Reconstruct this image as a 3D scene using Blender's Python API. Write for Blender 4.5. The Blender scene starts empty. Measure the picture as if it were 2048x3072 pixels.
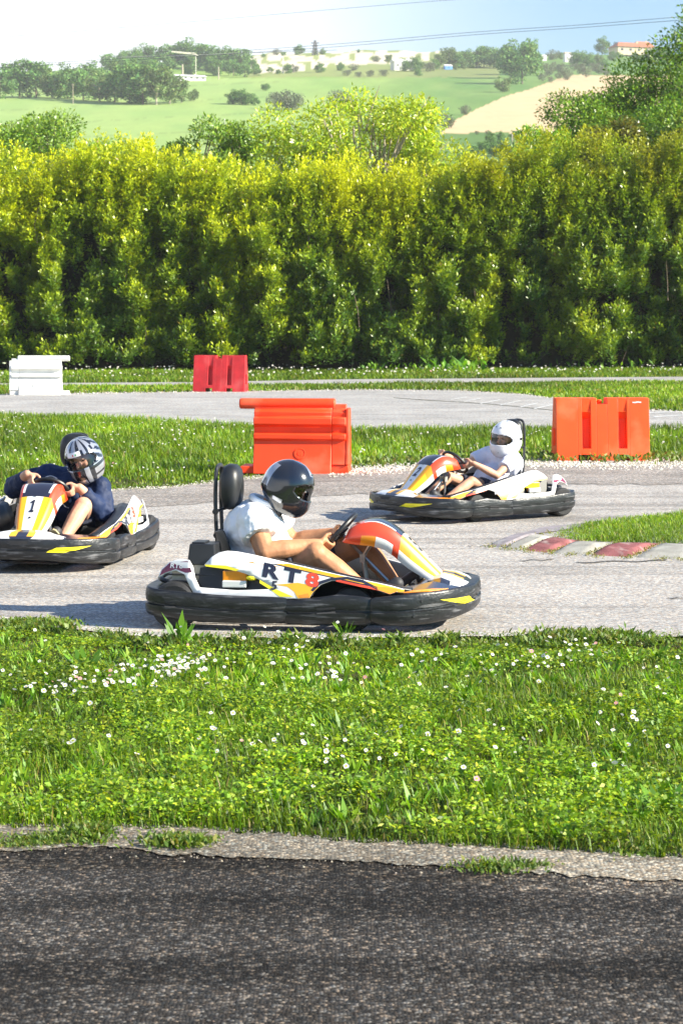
import bpy, bmesh, math, random
import numpy as np
from mathutils import Vector, Matrix, Euler, Quaternion
R = math.radians
S = bpy.context.scene
C = S.collection
# ------------------------------------------------------------------ camera, world, sun, exposure
F = 6500.0; HC = 1.85; PITCH = math.atan((1536-940)/F)
cd = bpy.data.cameras.new('camera'); cam = bpy.data.objects.new('camera', cd); C.objects.link(cam)
cam.location = (0, 0, HC); cam.rotation_euler = (R(90)-PITCH, 0, 0)
cd.sensor_fit = 'VERTICAL'; cd.lens = 50; cd.sensor_height = 50*3072/F
cd.clip_start = .1; cd.clip_end = 20000
cd.dof.use_dof = True; cd.dof.focus_distance = 13.5; cd.dof.aperture_fstop = 6.3
S.camera = cam
SUN_EL = R(29); SUN_AZ = R(17)      # azimuth: swung from +X towards the camera
sv = Vector((math.cos(SUN_EL)*math.cos(SUN_AZ), -math.cos(SUN_EL)*math.sin(SUN_AZ), math.sin(SUN_EL)))
sl = bpy.data.lights.new('sun', 'SUN'); so = bpy.data.objects.new('sun', sl); C.objects.link(so)
sl.energy = 5.0; sl.angle = R(.5); sl.color = (1, .92, .76)
so.rotation_euler = sv.to_track_quat('Z', 'Y').to_euler()
W = bpy.data.worlds.new('World'); S.world = W; W.use_nodes = True
wn = W.node_tree.nodes; wl = W.node_tree.links; wn.clear()
wo = wn.new('ShaderNodeOutputWorld'); bg = wn.new('ShaderNodeBackground'); sky = wn.new('ShaderNodeTexSky')
sky.sky_type = 'NISHITA'; sky.sun_disc = False; sky.sun_elevation = SUN_EL; sky.sun_rotation = R(90)+SUN_AZ
sky.air_density = 1.3; sky.dust_density = .6; sky.ozone_density = 1.5
bg.inputs[1].default_value = .072
# left half of the sky colour whitened, standing in for the glare there
tc = wn.new('ShaderNodeTexCoord'); sx = wn.new('ShaderNodeSeparateXYZ'); wl.new(tc.outputs['Generated'], sx.inputs[0])
nz = wn.new('ShaderNodeTexNoise'); nz.inputs['Scale'].default_value = 3.5; nz.inputs['Detail'].default_value = 5
wl.new(tc.outputs['Generated'], nz.inputs['Vector'])
ma = wn.new('ShaderNodeMath'); ma.operation = 'MULTIPLY_ADD'; ma.inputs[1].default_value = .10
wl.new(nz.outputs['Fac'], ma.inputs[0]); wl.new(sx.outputs['X'], ma.inputs[2])
mr = wn.new('ShaderNodeMapRange'); mr.inputs['From Min'].default_value = -.06; mr.inputs['From Max'].default_value = .17
mr.inputs['To Min'].default_value = .93; mr.inputs['To Max'].default_value = .0; mr.interpolation_type = 'SMOOTHSTEP'
wl.new(ma.outputs[0], mr.inputs['Value'])
mz = wn.new('ShaderNodeMapRange'); mz.inputs['From Min'].default_value = .16; mz.inputs['From Max'].default_value = .45
mz.inputs['To Min'].default_value = 1; mz.inputs['To Max'].default_value = .1
wl.new(sx.outputs['Z'], mz.inputs['Value'])
mm = wn.new('ShaderNodeMath'); mm.operation = 'MULTIPLY'; wl.new(mr.outputs[0], mm.inputs[0]); wl.new(mz.outputs[0], mm.inputs[1])
mx = wn.new('ShaderNodeMixRGB'); mx.inputs['Color2'].default_value = (7.4, 7.6, 7.9, 1)
tn_ = wn.new('ShaderNodeVectorMath'); tn_.operation = 'MULTIPLY'; tn_.inputs[1].default_value = (.27, .62, 1.0); wl.new(sky.outputs[0], tn_.inputs[0])
wl.new(mm.outputs[0], mx.inputs['Fac']); wl.new(tn_.outputs[0], mx.inputs['Color1'])
wl.new(mx.outputs[0], bg.inputs[0]); wl.new(bg.outputs[0], wo.inputs[0])
S.view_settings.view_transform = 'Standard'; S.view_settings.look = 'None'
S.view_settings.exposure = 1.42; S.view_settings.gamma = 1
S.render.engine = 'CYCLES'
S.cycles.use_denoising = True
S.cycles.max_bounces = 7; S.cycles.diffuse_bounces = 3; S.cycles.glossy_bounces = 3; S.cycles.transmission_bounces = 5
S.cycles.transparent_max_bounces = 8; S.cycles.volume_bounces = 0
S.cycles.sample_clamp_indirect = 6

# ------------------------------------------------------------------ pixels (of the 2048 x 3072 frame) to points
def ray(u, v):
    xc = (u-1024)/F; yc = (1536-v)/F
    c, s = math.cos(PITCH), math.sin(PITCH)
    return Vector((xc, c+yc*s, -s+yc*c))
def G(u, v, z=0.0):
    d = ray(u, v); t = (z-HC)/d.z
    return Vector((d.x*t, d.y*t, z))
def A(u, v, D):
    d = ray(u, v); t = D/d.y
    return Vector((d.x*t, D, HC+d.z*t))
def proj(x, y, z=0.0):
    c, s = math.cos(PITCH), math.sin(PITCH)
    zz = z-HC; f = y*c-zz*s; up = y*s+zz*c
    return 1024+F*x/f, 1536-F*up/f
# ------------------------------------------------------------------ mesh helpers
def link(name, me, parent=None):
    o = bpy.data.objects.new(name, me); C.objects.link(o)
    if parent: o.parent = parent
    return o
def tag(o, label=None, cat=None, group=None, kind=None):
    for k, v in (('label', label), ('category', cat), ('group', group), ('kind', kind)):
        if v: o[k] = v
    return o
def empty(name, loc=(0, 0, 0), rz=0, label=None, cat=None, group=None):
    o = bpy.data.objects.new(name, None); C.objects.link(o); o.location = loc; o.rotation_euler = (0, 0, rz)
    o.empty_display_size = .2
    return tag(o, label, cat, group)
def np_mesh(name, V, polys, mats, smooth=False, col=None):
    """polys: list of int arrays (n, k)"""
    me = bpy.data.meshes.new(name)
    V = np.asarray(V, dtype=np.float32)
    me.vertices.add(len(V)); me.vertices.foreach_set('co', V.ravel())
    polys = [np.asarray(p, dtype=np.int32) for p in polys if len(p)]
    nl = sum(p.size for p in polys); npol = sum(len(p) for p in polys)
    me.loops.add(nl); me.polygons.add(npol)
    me.loops.foreach_set('vertex_index', np.concatenate([p.ravel() for p in polys]))
    tot = np.concatenate([np.full(len(p), p.shape[1], dtype=np.int32) for p in polys])
    st = np.concatenate([[0], np.cumsum(tot)[:-1]]).astype(np.int32)
    me.polygons.foreach_set('loop_start', st); me.polygons.foreach_set('loop_total', tot)
    if smooth: me.polygons.foreach_set('use_smooth', np.ones(npol, dtype=bool))
    if col is not None:
        a = me.color_attributes.new('Col', 'FLOAT_COLOR', 'POINT')
        c = np.ones((len(V), 4), dtype=np.float32); c[:, :3] = col
        a.data.foreach_set('color', c.ravel())
    for m in (mats if isinstance(mats, (list, tuple)) else [mats]): me.materials.append(m)
    me.update(calc_edges=True); me.validate()
    return me
class MB:
    def __init__(s): s.v = []; s.f = []; s.m = []; s.mats = []
    def mi(s, m):
        if m not in s.mats: s.mats.append(m)
        return s.mats.index(m)
    def add(s, V, Fs, m):
        b = len(s.v); s.v += [tuple(p) for p in V]; k = s.mi(m)
        for f in Fs: s.f.append(tuple(b+i for i in f)); s.m.append(k)
        return s
    def box(s, c, d, m, rot=None, taper=None):
        V = []
        for z in (-.5, .5):
            for x, y in ((-.5, -.5), (.5, -.5), (.5, .5), (-.5, .5)):
                t = taper if (taper and z > 0) else (1, 1)
                p = Vector((x*d[0]*t[0], y*d[1]*t[1], z*d[2]))
                if rot is not None: p.rotate(rot)
                V.append(p+Vector(c))
        return s.add(V, [(3, 2, 1, 0), (4, 5, 6, 7), (0, 1, 5, 4), (1, 2, 6, 5), (2, 3, 7, 6), (3, 0, 4, 7)], m)
    def tube(s, P, rad, m, n=8, closed=False, cap=True):
        P = [Vector(p) for p in P]; k = len(P)
        rads = rad if isinstance(rad, (list, tuple)) else [rad]*k
        V = []; prev = None
        for i in range(k):
            if closed: t = P[(i+1) % k]-P[i-1]
            else: t = P[min(i+1, k-1)]-P[max(i-1, 0)]
            t.normalize()
            if prev is None:
                a = Vector((0, 0, 1)) if abs(t.z) < .9 else Vector((1, 0, 0)); nrm = t.cross(a).normalized()
            else: nrm = (prev-t*prev.dot(t)).normalized()
            prev = nrm; bn = t.cross(nrm)
            for j in range(n):
                a = 2*math.pi*j/n; V.append(P[i]+(nrm*math.cos(a)+bn*math.sin(a))*rads[i])
        Fs = []
        for i in range(k if closed else k-1):
            i2 = (i+1) % k
            for j in range(n): Fs.append((i*n+j, i*n+(j+1) % n, i2*n+(j+1) % n, i2*n+j))
        if cap and not closed: Fs += [tuple(range(n))[::-1], tuple((k-1)*n+j for j in range(n))]
        return s.add(V, Fs, m)
    def lathe(s, prof, c, axis, m, n=24):
        """prof (r, h) along axis"""
        q = Vector((0, 0, 1)).rotation_difference(Vector(axis)); V = []; k = len(prof)
        for r, h in prof:
            for j in range(n):
                a = 2*math.pi*j/n; p = Vector((r*math.cos(a), r*math.sin(a), h)); p.rotate(q); V.append(p+Vector(c))
        Fs = [(i*n+j, i*n+(j+1) % n, (i+1)*n+(j+1) % n, (i+1)*n+j) for i in range(k-1) for j in range(n)]
        Fs += [tuple(range(n))[::-1], tuple((k-1)*n+j for j in range(n))]
        return s.add(V, Fs, m)
    def ell(s, c, r, m, n=12, rot=None):
        V = []; Fs = []
        for i in range(1, n):
            th = math.pi*i/n
            for j in range(2*n):
                a = math.pi*j/n; p = Vector((r[0]*math.sin(th)*math.cos(a), r[1]*math.sin(th)*math.sin(a), r[2]*math.cos(th)))
                if rot is not None: p.rotate(rot)
                V.append(p+Vector(c))
        for q in (1, -1):
            p = Vector((0, 0, r[2]*q))
            if rot is not None: p.rotate(rot)
            V.append(p+Vector(c))
        N = 2*n; t = len(V)-2; b = t+1
        for i in range(n-2):
            for j in range(N): Fs.append((i*N+j, (i+1)*N+j, (i+1)*N+(j+1) % N, i*N+(j+1) % N))
        for j in range(N): Fs.append((t, j, (j+1) % N)); Fs.append((b, (n-2)*N+(j+1) % N, (n-2)*N+j))
        return s.add(V, Fs, m)
    def cap(s, a, b, ra, rb, m, n=12):
        """tapered capsule"""
        a = Vector(a); b = Vector(b); d = (b-a).normalized(); P = []; rr = []
        for i in range(5):
            t = math.pi/2*(1-i/4.0); P.append(a-d*ra*math.sin(t)); rr.append(max(ra*math.cos(t), ra*.05))
        for i in range(5):
            t = math.pi/2*i/4.0; P.append(b+d*rb*math.sin(t)); rr.append(max(rb*math.cos(t), rb*.05))
        return s.tube(P, rr, m, n)
    def build(s, name, parent=None, smooth=False, bevel=0, auto=35):
        me = bpy.data.meshes.new(name); me.from_pydata(s.v, [], s.f)
        for m in s.mats: me.materials.append(m)
        me.polygons.foreach_set('material_index', s.m)
        bm = bmesh.new(); bm.from_mesh(me); bmesh.ops.recalc_face_normals(bm, faces=bm.faces)
        if smooth:
            for f in bm.faces: f.smooth = True
            for e in bm.edges:
                if len(e.link_faces) == 2 and e.calc_face_angle(0) > R(auto): e.smooth = False
        bm.to_mesh(me); bm.free()
        o = link(name, me, parent)
        if bevel:
            b = o.modifiers.new('b', 'BEVEL'); b.width = bevel; b.segments = 2; b.limit_method = 'ANGLE'; b.angle_limit = R(40)
        return o
def interp(x, pts):
    xs = [p[0] for p in pts]; ys = [p[1] for p in pts]
    return np.interp(x, xs, ys)
def catmull(P, n=6, closed=False):
    P = [Vector(p) for p in P]; out = []; k = len(P)
    for i in range(k if closed else k-1):
        g = (lambda j: P[j % k]) if closed else (lambda j: P[min(max(j, 0), k-1)])
        a, b, c, d = g(i-1), g(i), g(i+1), g(i+2)
        for q in range(n):
            t = q/n
            out.append(.5*((2*b)+(c-a)*t+(2*a-5*b+4*c-d)*t*t+(3*b-a-3*c+d)*t**3))
    if not closed: out.append(P[-1].copy())
    return out
def sheet(bm_verts_faces, step, mapf):
    """2-D faces (u, v) cut on a grid and mapped to 3-D"""
    V2, F2 = bm_verts_faces
    bm = bmesh.new(); vs = [bm.verts.new((p[0], p[1], 0)) for p in V2]
    for f in F2:
        try: bm.faces.new([vs[i] for i in f])
        except Exception: pass
    bmesh.ops.triangulate(bm, faces=bm.faces[:])
    us = [v.co.x for v in bm.verts]; ws = [v.co.y for v in bm.verts]
    for ax, lo, hi in ((0, min(us), max(us)), (1, min(ws), max(ws))):
        k = math.ceil(lo/step)
        while k*step < hi:
            co = [0, 0, 0]; no = [0, 0, 0]; co[ax] = k*step; no[ax] = 1
            bmesh.ops.bisect_plane(bm, geom=bm.verts[:]+bm.edges[:]+bm.faces[:], plane_co=co, plane_no=no, dist=1e-6)
            k += 1
    bm.verts.index_update()
    V = [mapf(v.co.x, v.co.y) for v in bm.verts]; Fs = [[v.index for v in f.verts] for f in bm.faces]
    bm.free(); return V, Fs
def poly(P):
    from mathutils.geometry import tessellate_polygon
    return (P, [tuple(t) for t in tessellate_polygon([[Vector((p[0], p[1], 0)) for p in P]])])
_txt = {}
def text2d(s, bold=.0, sx=1.0, shear=0.0):
    """lettering as 2-D faces, height about 1, centred"""
    k = (s, bold)
    if k not in _txt:
        cu = bpy.data.curves.new('t', 'FONT'); cu.body = s; cu.size = 1; cu.offset = bold; cu.resolution_u = 3
        o = bpy.data.objects.new('t', cu); C.objects.link(o)
        dg = bpy.context.evaluated_depsgraph_get(); me = bpy.data.meshes.new_from_object(o.evaluated_get(dg))
        V = [tuple(v.co[:2]) for v in me.vertices]; Fs = [tuple(p.vertices) for p in me.polygons]
        bpy.data.objects.remove(o); bpy.data.curves.remove(cu); bpy.data.meshes.remove(me)
        x0 = min(p[0] for p in V); x1 = max(p[0] for p in V); y0 = min(p[1] for p in V); y1 = max(p[1] for p in V)
        h = y1-y0
        _txt[k] = ([((p[0]-(x0+x1)/2)/h, (p[1]-(y0+y1)/2)/h) for p in V], Fs)
    V, Fs = _txt[k]
    return [(p[0]*sx+p[1]*shear, p[1]) for p in V], Fs
# ------------------------------------------------------------------ materials
def nodes(m): return m.node_tree.nodes, m.node_tree.links
def mat(name, col, rough=.5, var=.12, scale=6, metal=0, coat=0, bump=0, bscale=60, spec=.5, stretch=None, streak=None):
    m = bpy.data.materials.new(name); m.use_nodes = True; n, l = nodes(m); p = n['Principled BSDF']
    p.inputs['Roughness'].default_value = rough; p.inputs['Metallic'].default_value = metal
    p.inputs['Coat Weight'].default_value = coat; p.inputs['Specular IOR Level'].default_value = spec
    t = n.new('ShaderNodeTexCoord'); mp = n.new('ShaderNodeMapping'); l.new(t.outputs['Object'], mp.inputs[0])
    if stretch: mp.inputs['Scale'].default_value = stretch
    a = n.new('ShaderNodeTexNoise'); a.inputs['Scale'].default_value = scale; a.inputs['Detail'].default_value = 6
    l.new(mp.outputs[0], a.inputs[0])
    r = n.new('ShaderNodeMapRange'); r.inputs['From Min'].default_value = .3; r.inputs['From Max'].default_value = .7
    r.inputs['To Min'].default_value = 1-var; r.inputs['To Max'].default_value = 1+var; l.new(a.outputs['Fac'], r.inputs[0])
    v = n.new('ShaderNodeVectorMath'); v.operation = 'SCALE'; v.inputs[0].default_value = col[:3]; l.new(r.outputs[0], v.inputs['Scale'])
    out = v.outputs[0]
    if streak:   # pale scuffs drawn out along the thing
        b = n.new('ShaderNodeTexNoise'); b.inputs['Scale'].default_value = streak[1]; b.inputs['Detail'].default_value = 8
        mp2 = n.new('ShaderNodeMapping'); mp2.inputs['Scale'].default_value = streak[2]; l.new(t.outputs['Object'], mp2.inputs[0]); l.new(mp2.outputs[0], b.inputs[0])
        r2 = n.new('ShaderNodeMapRange'); r2.inputs['From Min'].default_value = .55; r2.inputs['From Max'].default_value = .8; r2.inputs['To Max'].default_value = streak[3]
        l.new(b.outputs['Fac'], r2.inputs[0]); x = n.new('ShaderNodeMixRGB'); x.inputs['Color2'].default_value = (*streak[0], 1)
        l.new(r2.outputs[0], x.inputs['Fac']); l.new(out, x.inputs['Color1']); out = x.outputs[0]
        r3 = n.new('ShaderNodeMapRange'); r3.inputs['To Min'].default_value = rough; r3.inputs['To Max'].default_value = min(1, rough+.3)
        l.new(r2.outputs[0], r3.inputs[0]); l.new(r3.outputs[0], p.inputs['Roughness'])
    l.new(out, p.inputs['Base Color'])
    if bump:
        c = n.new('ShaderNodeTexNoise'); c.inputs['Scale'].default_value = bscale; c.inputs['Detail'].default_value = 4; l.new(t.outputs['Object'], c.inputs[0])
        bp = n.new('ShaderNodeBump'); bp.inputs['Strength'].default_value = bump; bp.inputs['Distance'].default_value = .01
        l.new(c.outputs['Fac'], bp.inputs['Height']); l.new(bp.outputs[0], p.inputs['Normal'])
    return m
def leafmat(name, trans=.35, rough=.45, tint=(1.25, 1.15, .5), spec=.5):
    m = bpy.data.materials.new(name); m.use_nodes = True; n, l = nodes(m); p = n['Principled BSDF']; o = n['Material Output']
    a = n.new('ShaderNodeVertexColor'); a.layer_name = 'Col'
    p.inputs['Roughness'].default_value = rough; p.inputs['Specular IOR Level'].default_value = spec
    l.new(a.outputs[0], p.inputs['Base Color'])
    t = n.new('ShaderNodeBsdfTranslucent'); mu = n.new('ShaderNodeVectorMath'); mu.operation = 'MULTIPLY'; mu.inputs[1].default_value = tint
    l.new(a.outputs[0], mu.inputs[0]); l.new(mu.outputs[0], t.inputs[0])
    x = n.new('ShaderNodeMixShader'); x.inputs[0].default_value = trans
    l.new(p.outputs[0], x.inputs[1]); l.new(t.outputs[0], x.inputs[2]); l.new(x.outputs[0], o.inputs[0])
    return m
def vcolmat(name, rough=.8):
    m = bpy.data.materials.new(name); m.use_nodes = True; n, l = nodes(m); p = n['Principled BSDF']
    a = n.new('ShaderNodeVertexColor'); a.layer_name = 'Col'; p.inputs['Roughness'].default_value = rough
    p.inputs['Specular IOR Level'].default_value = .2
    l.new(a.outputs[0], p.inputs['Base Color']); return m
def asphalt(name, dark, light, stone, stones, patch=.25, streakcol=.6, bump=.5, pebble=.25, sdir=(.25, 3.0, 1), spec=.2, band=(.48, .68)):
    m = bpy.data.materials.new(name); m.use_nodes = True; n, l = nodes(m); p = n['Principled BSDF']
    p.inputs['Roughness'].default_value = .85; p.inputs['Specular IOR Level'].default_value = spec
    t = n.new('ShaderNodeTexCoord')
    vo = n.new('ShaderNodeTexVoronoi'); vo.inputs['Scale'].default_value = stones; l.new(t.outputs['Object'], vo.inputs['Vector'])
    sp = n.new('ShaderNodeSeparateColor'); l.new(vo.outputs['Color'], sp.inputs[0])
    cr = n.new('ShaderNodeValToRGB'); e = cr.color_ramp.elements
    e[0].position = 0; e[0].color = (*dark, 1); e[1].position = 1; e[1].color = (*stone, 1)
    q = e.new(.45); q.color = (*[a*.6+b*.4 for a, b in zip(dark, light)], 1); q = e.new(1-pebble); q.color = (*light, 1)
    l.new(sp.outputs[0], cr.inputs[0])
    # warm / cool tint from another channel
    tint = n.new('ShaderNodeValToRGB'); tint.color_ramp.elements[0].color = (1.12, .96, .82, 1); tint.color_ramp.elements[1].color = (.92, 1, 1.08, 1)
    l.new(sp.outputs[1], tint.inputs[0])
    mu = n.new('ShaderNodeMixRGB'); mu.blend_type = 'MULTIPLY'; mu.inputs[0].default_value = 1; l.new(cr.outputs[0], mu.inputs[1]); l.new(tint.outputs[0], mu.inputs[2])
    a = n.new('ShaderNodeTexNoise'); a.inputs['Scale'].default_value = .8; a.inputs['Detail'].default_value = 7; l.new(t.outputs['Object'], a.inputs[0])
    r = n.new('ShaderNodeMapRange'); r.inputs['From Min'].default_value = .3; r.inputs['From Max'].default_value = .7
    r.inputs['To Min'].default_value = 1-patch; r.inputs['To Max'].default_value = 1+patch; l.new(a.outputs['Fac'], r.inputs[0])
    # rubber laid along the driving line
    mp = n.new('ShaderNodeMapping'); mp.inputs['Scale'].default_value = sdir; l.new(t.outputs['Object'], mp.inputs[0])
    b = n.new('ShaderNodeTexNoise'); b.inputs['Scale'].default_value = 1.0; b.inputs['Detail'].default_value = 6; b.inputs['Distortion'].default_value = .4; l.new(mp.outputs[0], b.inputs[0])
    r2 = n.new('ShaderNodeMapRange'); r2.inputs['From Min'].default_value = band[0]; r2.inputs['From Max'].default_value = band[1]; r2.inputs['To Min'].default_value = 1; r2.inputs['To Max'].default_value = streakcol
    l.new(b.outputs['Fac'], r2.inputs[0])
    mm = n.new('ShaderNodeMath'); mm.operation = 'MULTIPLY'; l.new(r.outputs[0], mm.inputs[0]); l.new(r2.outputs[0], mm.inputs[1])
    s = n.new('ShaderNodeVectorMath'); s.operation = 'SCALE'; l.new(mu.outputs[0], s.inputs[0]); l.new(mm.outputs[0], s.inputs['Scale'])
    l.new(s.outputs[0], p.inputs['Base Color'])
    bp = n.new('ShaderNodeBump'); bp.inputs['Strength'].default_value = bump; bp.inputs['Distance'].default_value = .006
    l.new(vo.outputs['Distance'], bp.inputs['Height']); bp.invert = True; l.new(bp.outputs[0], p.inputs['Normal'])
    return m
M = dict(
    asphalt_near=asphalt('asphalt_near', (.017, .0162, .0155), (.064, .060, .056), (.26, .23, .195), 95, .35, .50, .9, .22, (.35, 2.6, 1), .08, (.42, .64)),  # dark asphalt, with the dimmer foreground light also put into its colour
    asphalt=asphalt('asphalt', (.22, .214, .21), (.43, .412, .385), (.60, .575, .52), 75, .15, .70, .4, sdir=(.18, 2.2, 1), band=(.5, .66)),
    asphalt_old=asphalt('asphalt_old', (.14, .132, .125), (.32, .298, .275), (.54, .50, .44), 60, .2, .75, .6),
    asphalt_far=asphalt('asphalt_far', (.25, .25, .25), (.41, .405, .39), (.52, .51, .48), 40, .16, .78, .3),
    concrete=asphalt('concrete', (.10, .088, .07), (.27, .245, .195), (.46, .42, .34), 80, .35, .7, .8),  # near strip darkened in its colour to match the dimmer foreground light
    concrete_pale=asphalt('concrete_pale', (.24, .23, .21), (.50, .48, .44), (.70, .68, .62), 60, .2, .85, .4),
    soil=mat('soil', (.055, .060, .018), .95, .5, 3, bump=.6, bscale=30, spec=.1),
    grass=leafmat('grass', .42, .5, (1.2, 1.15, .35)),
    leaf=leafmat('leaf', .27, .34, (1.3, 1.2, .4)),
    farleaf=leafmat('farleaf', .2, .7, (1.2, 1.1, .6), .2),
    petal=leafmat('petal', .25, .6, (1, 1, 1)),
    stone=vcolmat('stone', .85), field=vcolmat('field', .95),
    bark=mat('bark', (.16, .12, .085), .9, .35, 12, bump=.8, bscale=20),
    bark_pale=mat('bark_pale', (.42, .36, .27), .85, .25, 12),
    shade_core=mat('shade_core', (.035, .030, .018), .95, .4, 8),
    black=mat('black_plastic', (.016, .017, .019), .42, .35, 9, spec=.5),
    bumper=mat('scuffed_bumper', (.013, .014, .016), .34, .4, 7, bump=.3, bscale=45, streak=((.22, .22, .23), 7, (.8, 1.2, 8), .8)),
    rubber=mat('tyre_rubber', (.018, .018, .019), .75, .35, 20, bump=.3, bscale=80),
    white=mat('white_plastic', (.80, .79, .77), .28, .05, 6, coat=.4),
    orange=mat('orange_vinyl', (.90, .30, .015), .3, .06, 5, coat=.4),
    amber=mat('amber_vinyl', (.92, .47, .02), .3, .06, 5, coat=.4),
    yellow=mat('yellow_vinyl', (.90, .78, .02), .35, .06, 5, coat=.3),
    red=mat('red_vinyl', (.75, .07, .025), .3, .08, 5, coat=.4),
    navy=mat('navy_vinyl', (.018, .02, .04), .28, .1, 5, coat=.5),
    maroon=mat('maroon_vinyl', (.20, .02, .06), .3, .2, 9, coat=.4),
    metal=mat('steel', (.42, .42, .42), .35, .2, 12, metal=.9),
    darkmetal=mat('dark_steel', (.06, .06, .065), .4, .3, 12, metal=.6),
    engine=mat('engine_metal', (.30, .29, .27), .5, .4, 14, metal=.6),
    skin=mat('skin', (.58, .32, .21), .52, .20, 14, spec=.3, bump=.2, bscale=50),
    tan=mat('tanned_skin', (.47, .225, .115), .52, .22, 14, spec=.3, bump=.2, bscale=50),
    shirt=mat('white_cotton', (.87, .87, .88), .85, .04, 5, bump=.9, bscale=14, spec=.15),
    shirt_kid=mat('lilac_white_cotton', (.72, .73, .82), .85, .05, 5, bump=.5, bscale=9, spec=.15),
    jacket=mat('navy_cloth', (.013, .026, .075), .65, .25, 6, bump=.8, bscale=10, spec=.3),
    piping=mat('white_piping', (.7, .7, .72), .6, .05),
    shorts=mat('dark_shorts', (.02, .024, .045), .8, .3, 8, bump=.5, bscale=14),
    shoe=mat('tan_sole', (.50, .40, .22), .7, .2, 20),
    shoe_dark=mat('dark_shoe', (.03, .03, .035), .6, .3, 20),
    plastic_orange=mat('orange_barrier', (.93, .062, .012), .5, .10, 3, spec=.35, bump=.15, bscale=6, streak=((.95, .36, .22), 1.6, (1, 1, 1), .6)),
    plastic_orange_b=mat('orange_barrier_flat', (.93, .085, .010), .5, .10, 3, spec=.35, bump=.15, bscale=6, streak=((.95, .40, .20), 2.0, (1, 1, 1), .45)),
    plastic_red=mat('red_barrier', (.55, .025, .030), .55, .22, 4, spec=.35, streak=((.7, .2, .18), 3, (1, 1, .6), .5)),
    plastic_white=mat('white_barrier', (.74, .73, .68), .55, .12, 4, spec=.3, streak=((.45, .43, .38), 3, (1, 1, .4), .5)),
    kerb_red=mat('kerb_red', (.25, .095, .095), .9, .35, 6, bump=.5, streak=((.42, .35, .32), 4, (2.5, 1, 1), 1.0), spec=.1),
    kerb_white=mat('kerb_white', (.31, .30, .265), .9, .25, 6, bump=.5, streak=((.28, .25, .22), 4, (2.5, 1, 1), 1.0), spec=.1),
    kerb_grey=mat('kerb_grey', (.23, .205, .22), .85, .25, 6, bump=.3, streak=((.5, .5, .48), 4, (1.5, 1, 1), .8)),
    paint_old=mat('worn_paint', (.55, .55, .53), .8, .2, 4, streak=((.3, .3, .29), 6, (1, 1, 1), 1)),
    wall=mat('house_wall', (.62, .50, .33), .9, .1, 1), wall_white=mat('white_wall', (.75, .73, .68), .9, .08, 1),
    roof=mat('tile_roof', (.45, .14, .06), .85, .25, 2), blue=mat('blue_sheet', (.08, .25, .6), .5, .1, 1), window=mat('window', (.03, .04, .05), .15, .1),
    wire=mat('cable', (.10, .10, .11), .6, .1), crane=mat('crane', (.75, .70, .55), .6, .1, 1),
    green_dot=mat('green_vinyl', (.02, .35, .08), .4, .05), hair=mat('hair', (.05, .03, .02), .8, .2),
    helmet_white=mat('helmet_white', (.80, .80, .82), .12, .03, 5, coat=1), helmet_black=mat('helmet_black', (.012, .013, .018), .16, .2, 5, coat=1),
    helmet_silver=mat('helmet_silver', (.42, .43, .47), .2, .15, 7, metal=.5, coat=1), lining=mat('lining', (.03, .03, .032), .9, .2),
    eye=mat('eye', (.04, .025, .02), .2, .05), lip=mat('lip', (.45, .15, .12), .5, .05),
)
def visormat(name, col, a):
    m = bpy.data.materials.new(name); m.use_nodes = True; n, l = nodes(m); o = n['Material Output']; n.remove(n['Principled BSDF'])
    g = n.new('ShaderNodeBsdfGlossy'); g.inputs['Roughness'].default_value = .06; g.inputs['Color'].default_value = (.9, .92, .95, 1)
    t = n.new('ShaderNodeBsdfTransparent'); t.inputs[0].default_value = (*col, 1)
    fr = n.new('ShaderNodeLayerWeight'); fr.inputs[0].default_value = a
    x = n.new('ShaderNodeMixShader'); l.new(fr.outputs['Fresnel'], x.inputs[0]); l.new(t.outputs[0], x.inputs[1]); l.new(g.outputs[0], x.inputs[2]); l.new(x.outputs[0], o.inputs[0])
    return m
M['visor_clear'] = visormat('visor_clear', (.88, .88, .90), .42)
M['visor_smoke'] = visormat('visor_smoke', (.35, .36, .38), .45)

# ------------------------------------------------------------------ noise
def lattice(seed, n=64): return np.random.RandomState(seed).rand(n, n)
def vnoise(x, y, s, seed=0):
    L = lattice(seed); n = L.shape[0]; x = np.asarray(x)/s; y = np.asarray(y)/s
    xi = np.floor(x).astype(int); yi = np.floor(y).astype(int); fx = x-xi; fy = y-yi
    fx = fx*fx*(3-2*fx); fy = fy*fy*(3-2*fy)
    g = lambda a, b: L[a % n, b % n]
    return (g(xi, yi)*(1-fx)+g(xi+1, yi)*fx)*(1-fy)+(g(xi, yi+1)*(1-fx)+g(xi+1, yi+1)*fx)*fy
def fbm(x, y, s, seed=0, o=3):
    t = 0; a = 1; w = 0
    for i in range(o): t = t+a*vnoise(x, y, s/2**i, seed+i); w += a; a *= .55
    return t/w
def unit(v): return v/np.maximum(np.linalg.norm(v, axis=1, keepdims=True), 1e-9)
def rnd_dir(rs, n): return unit(rs.normal(size=(n, 3)))
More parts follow.
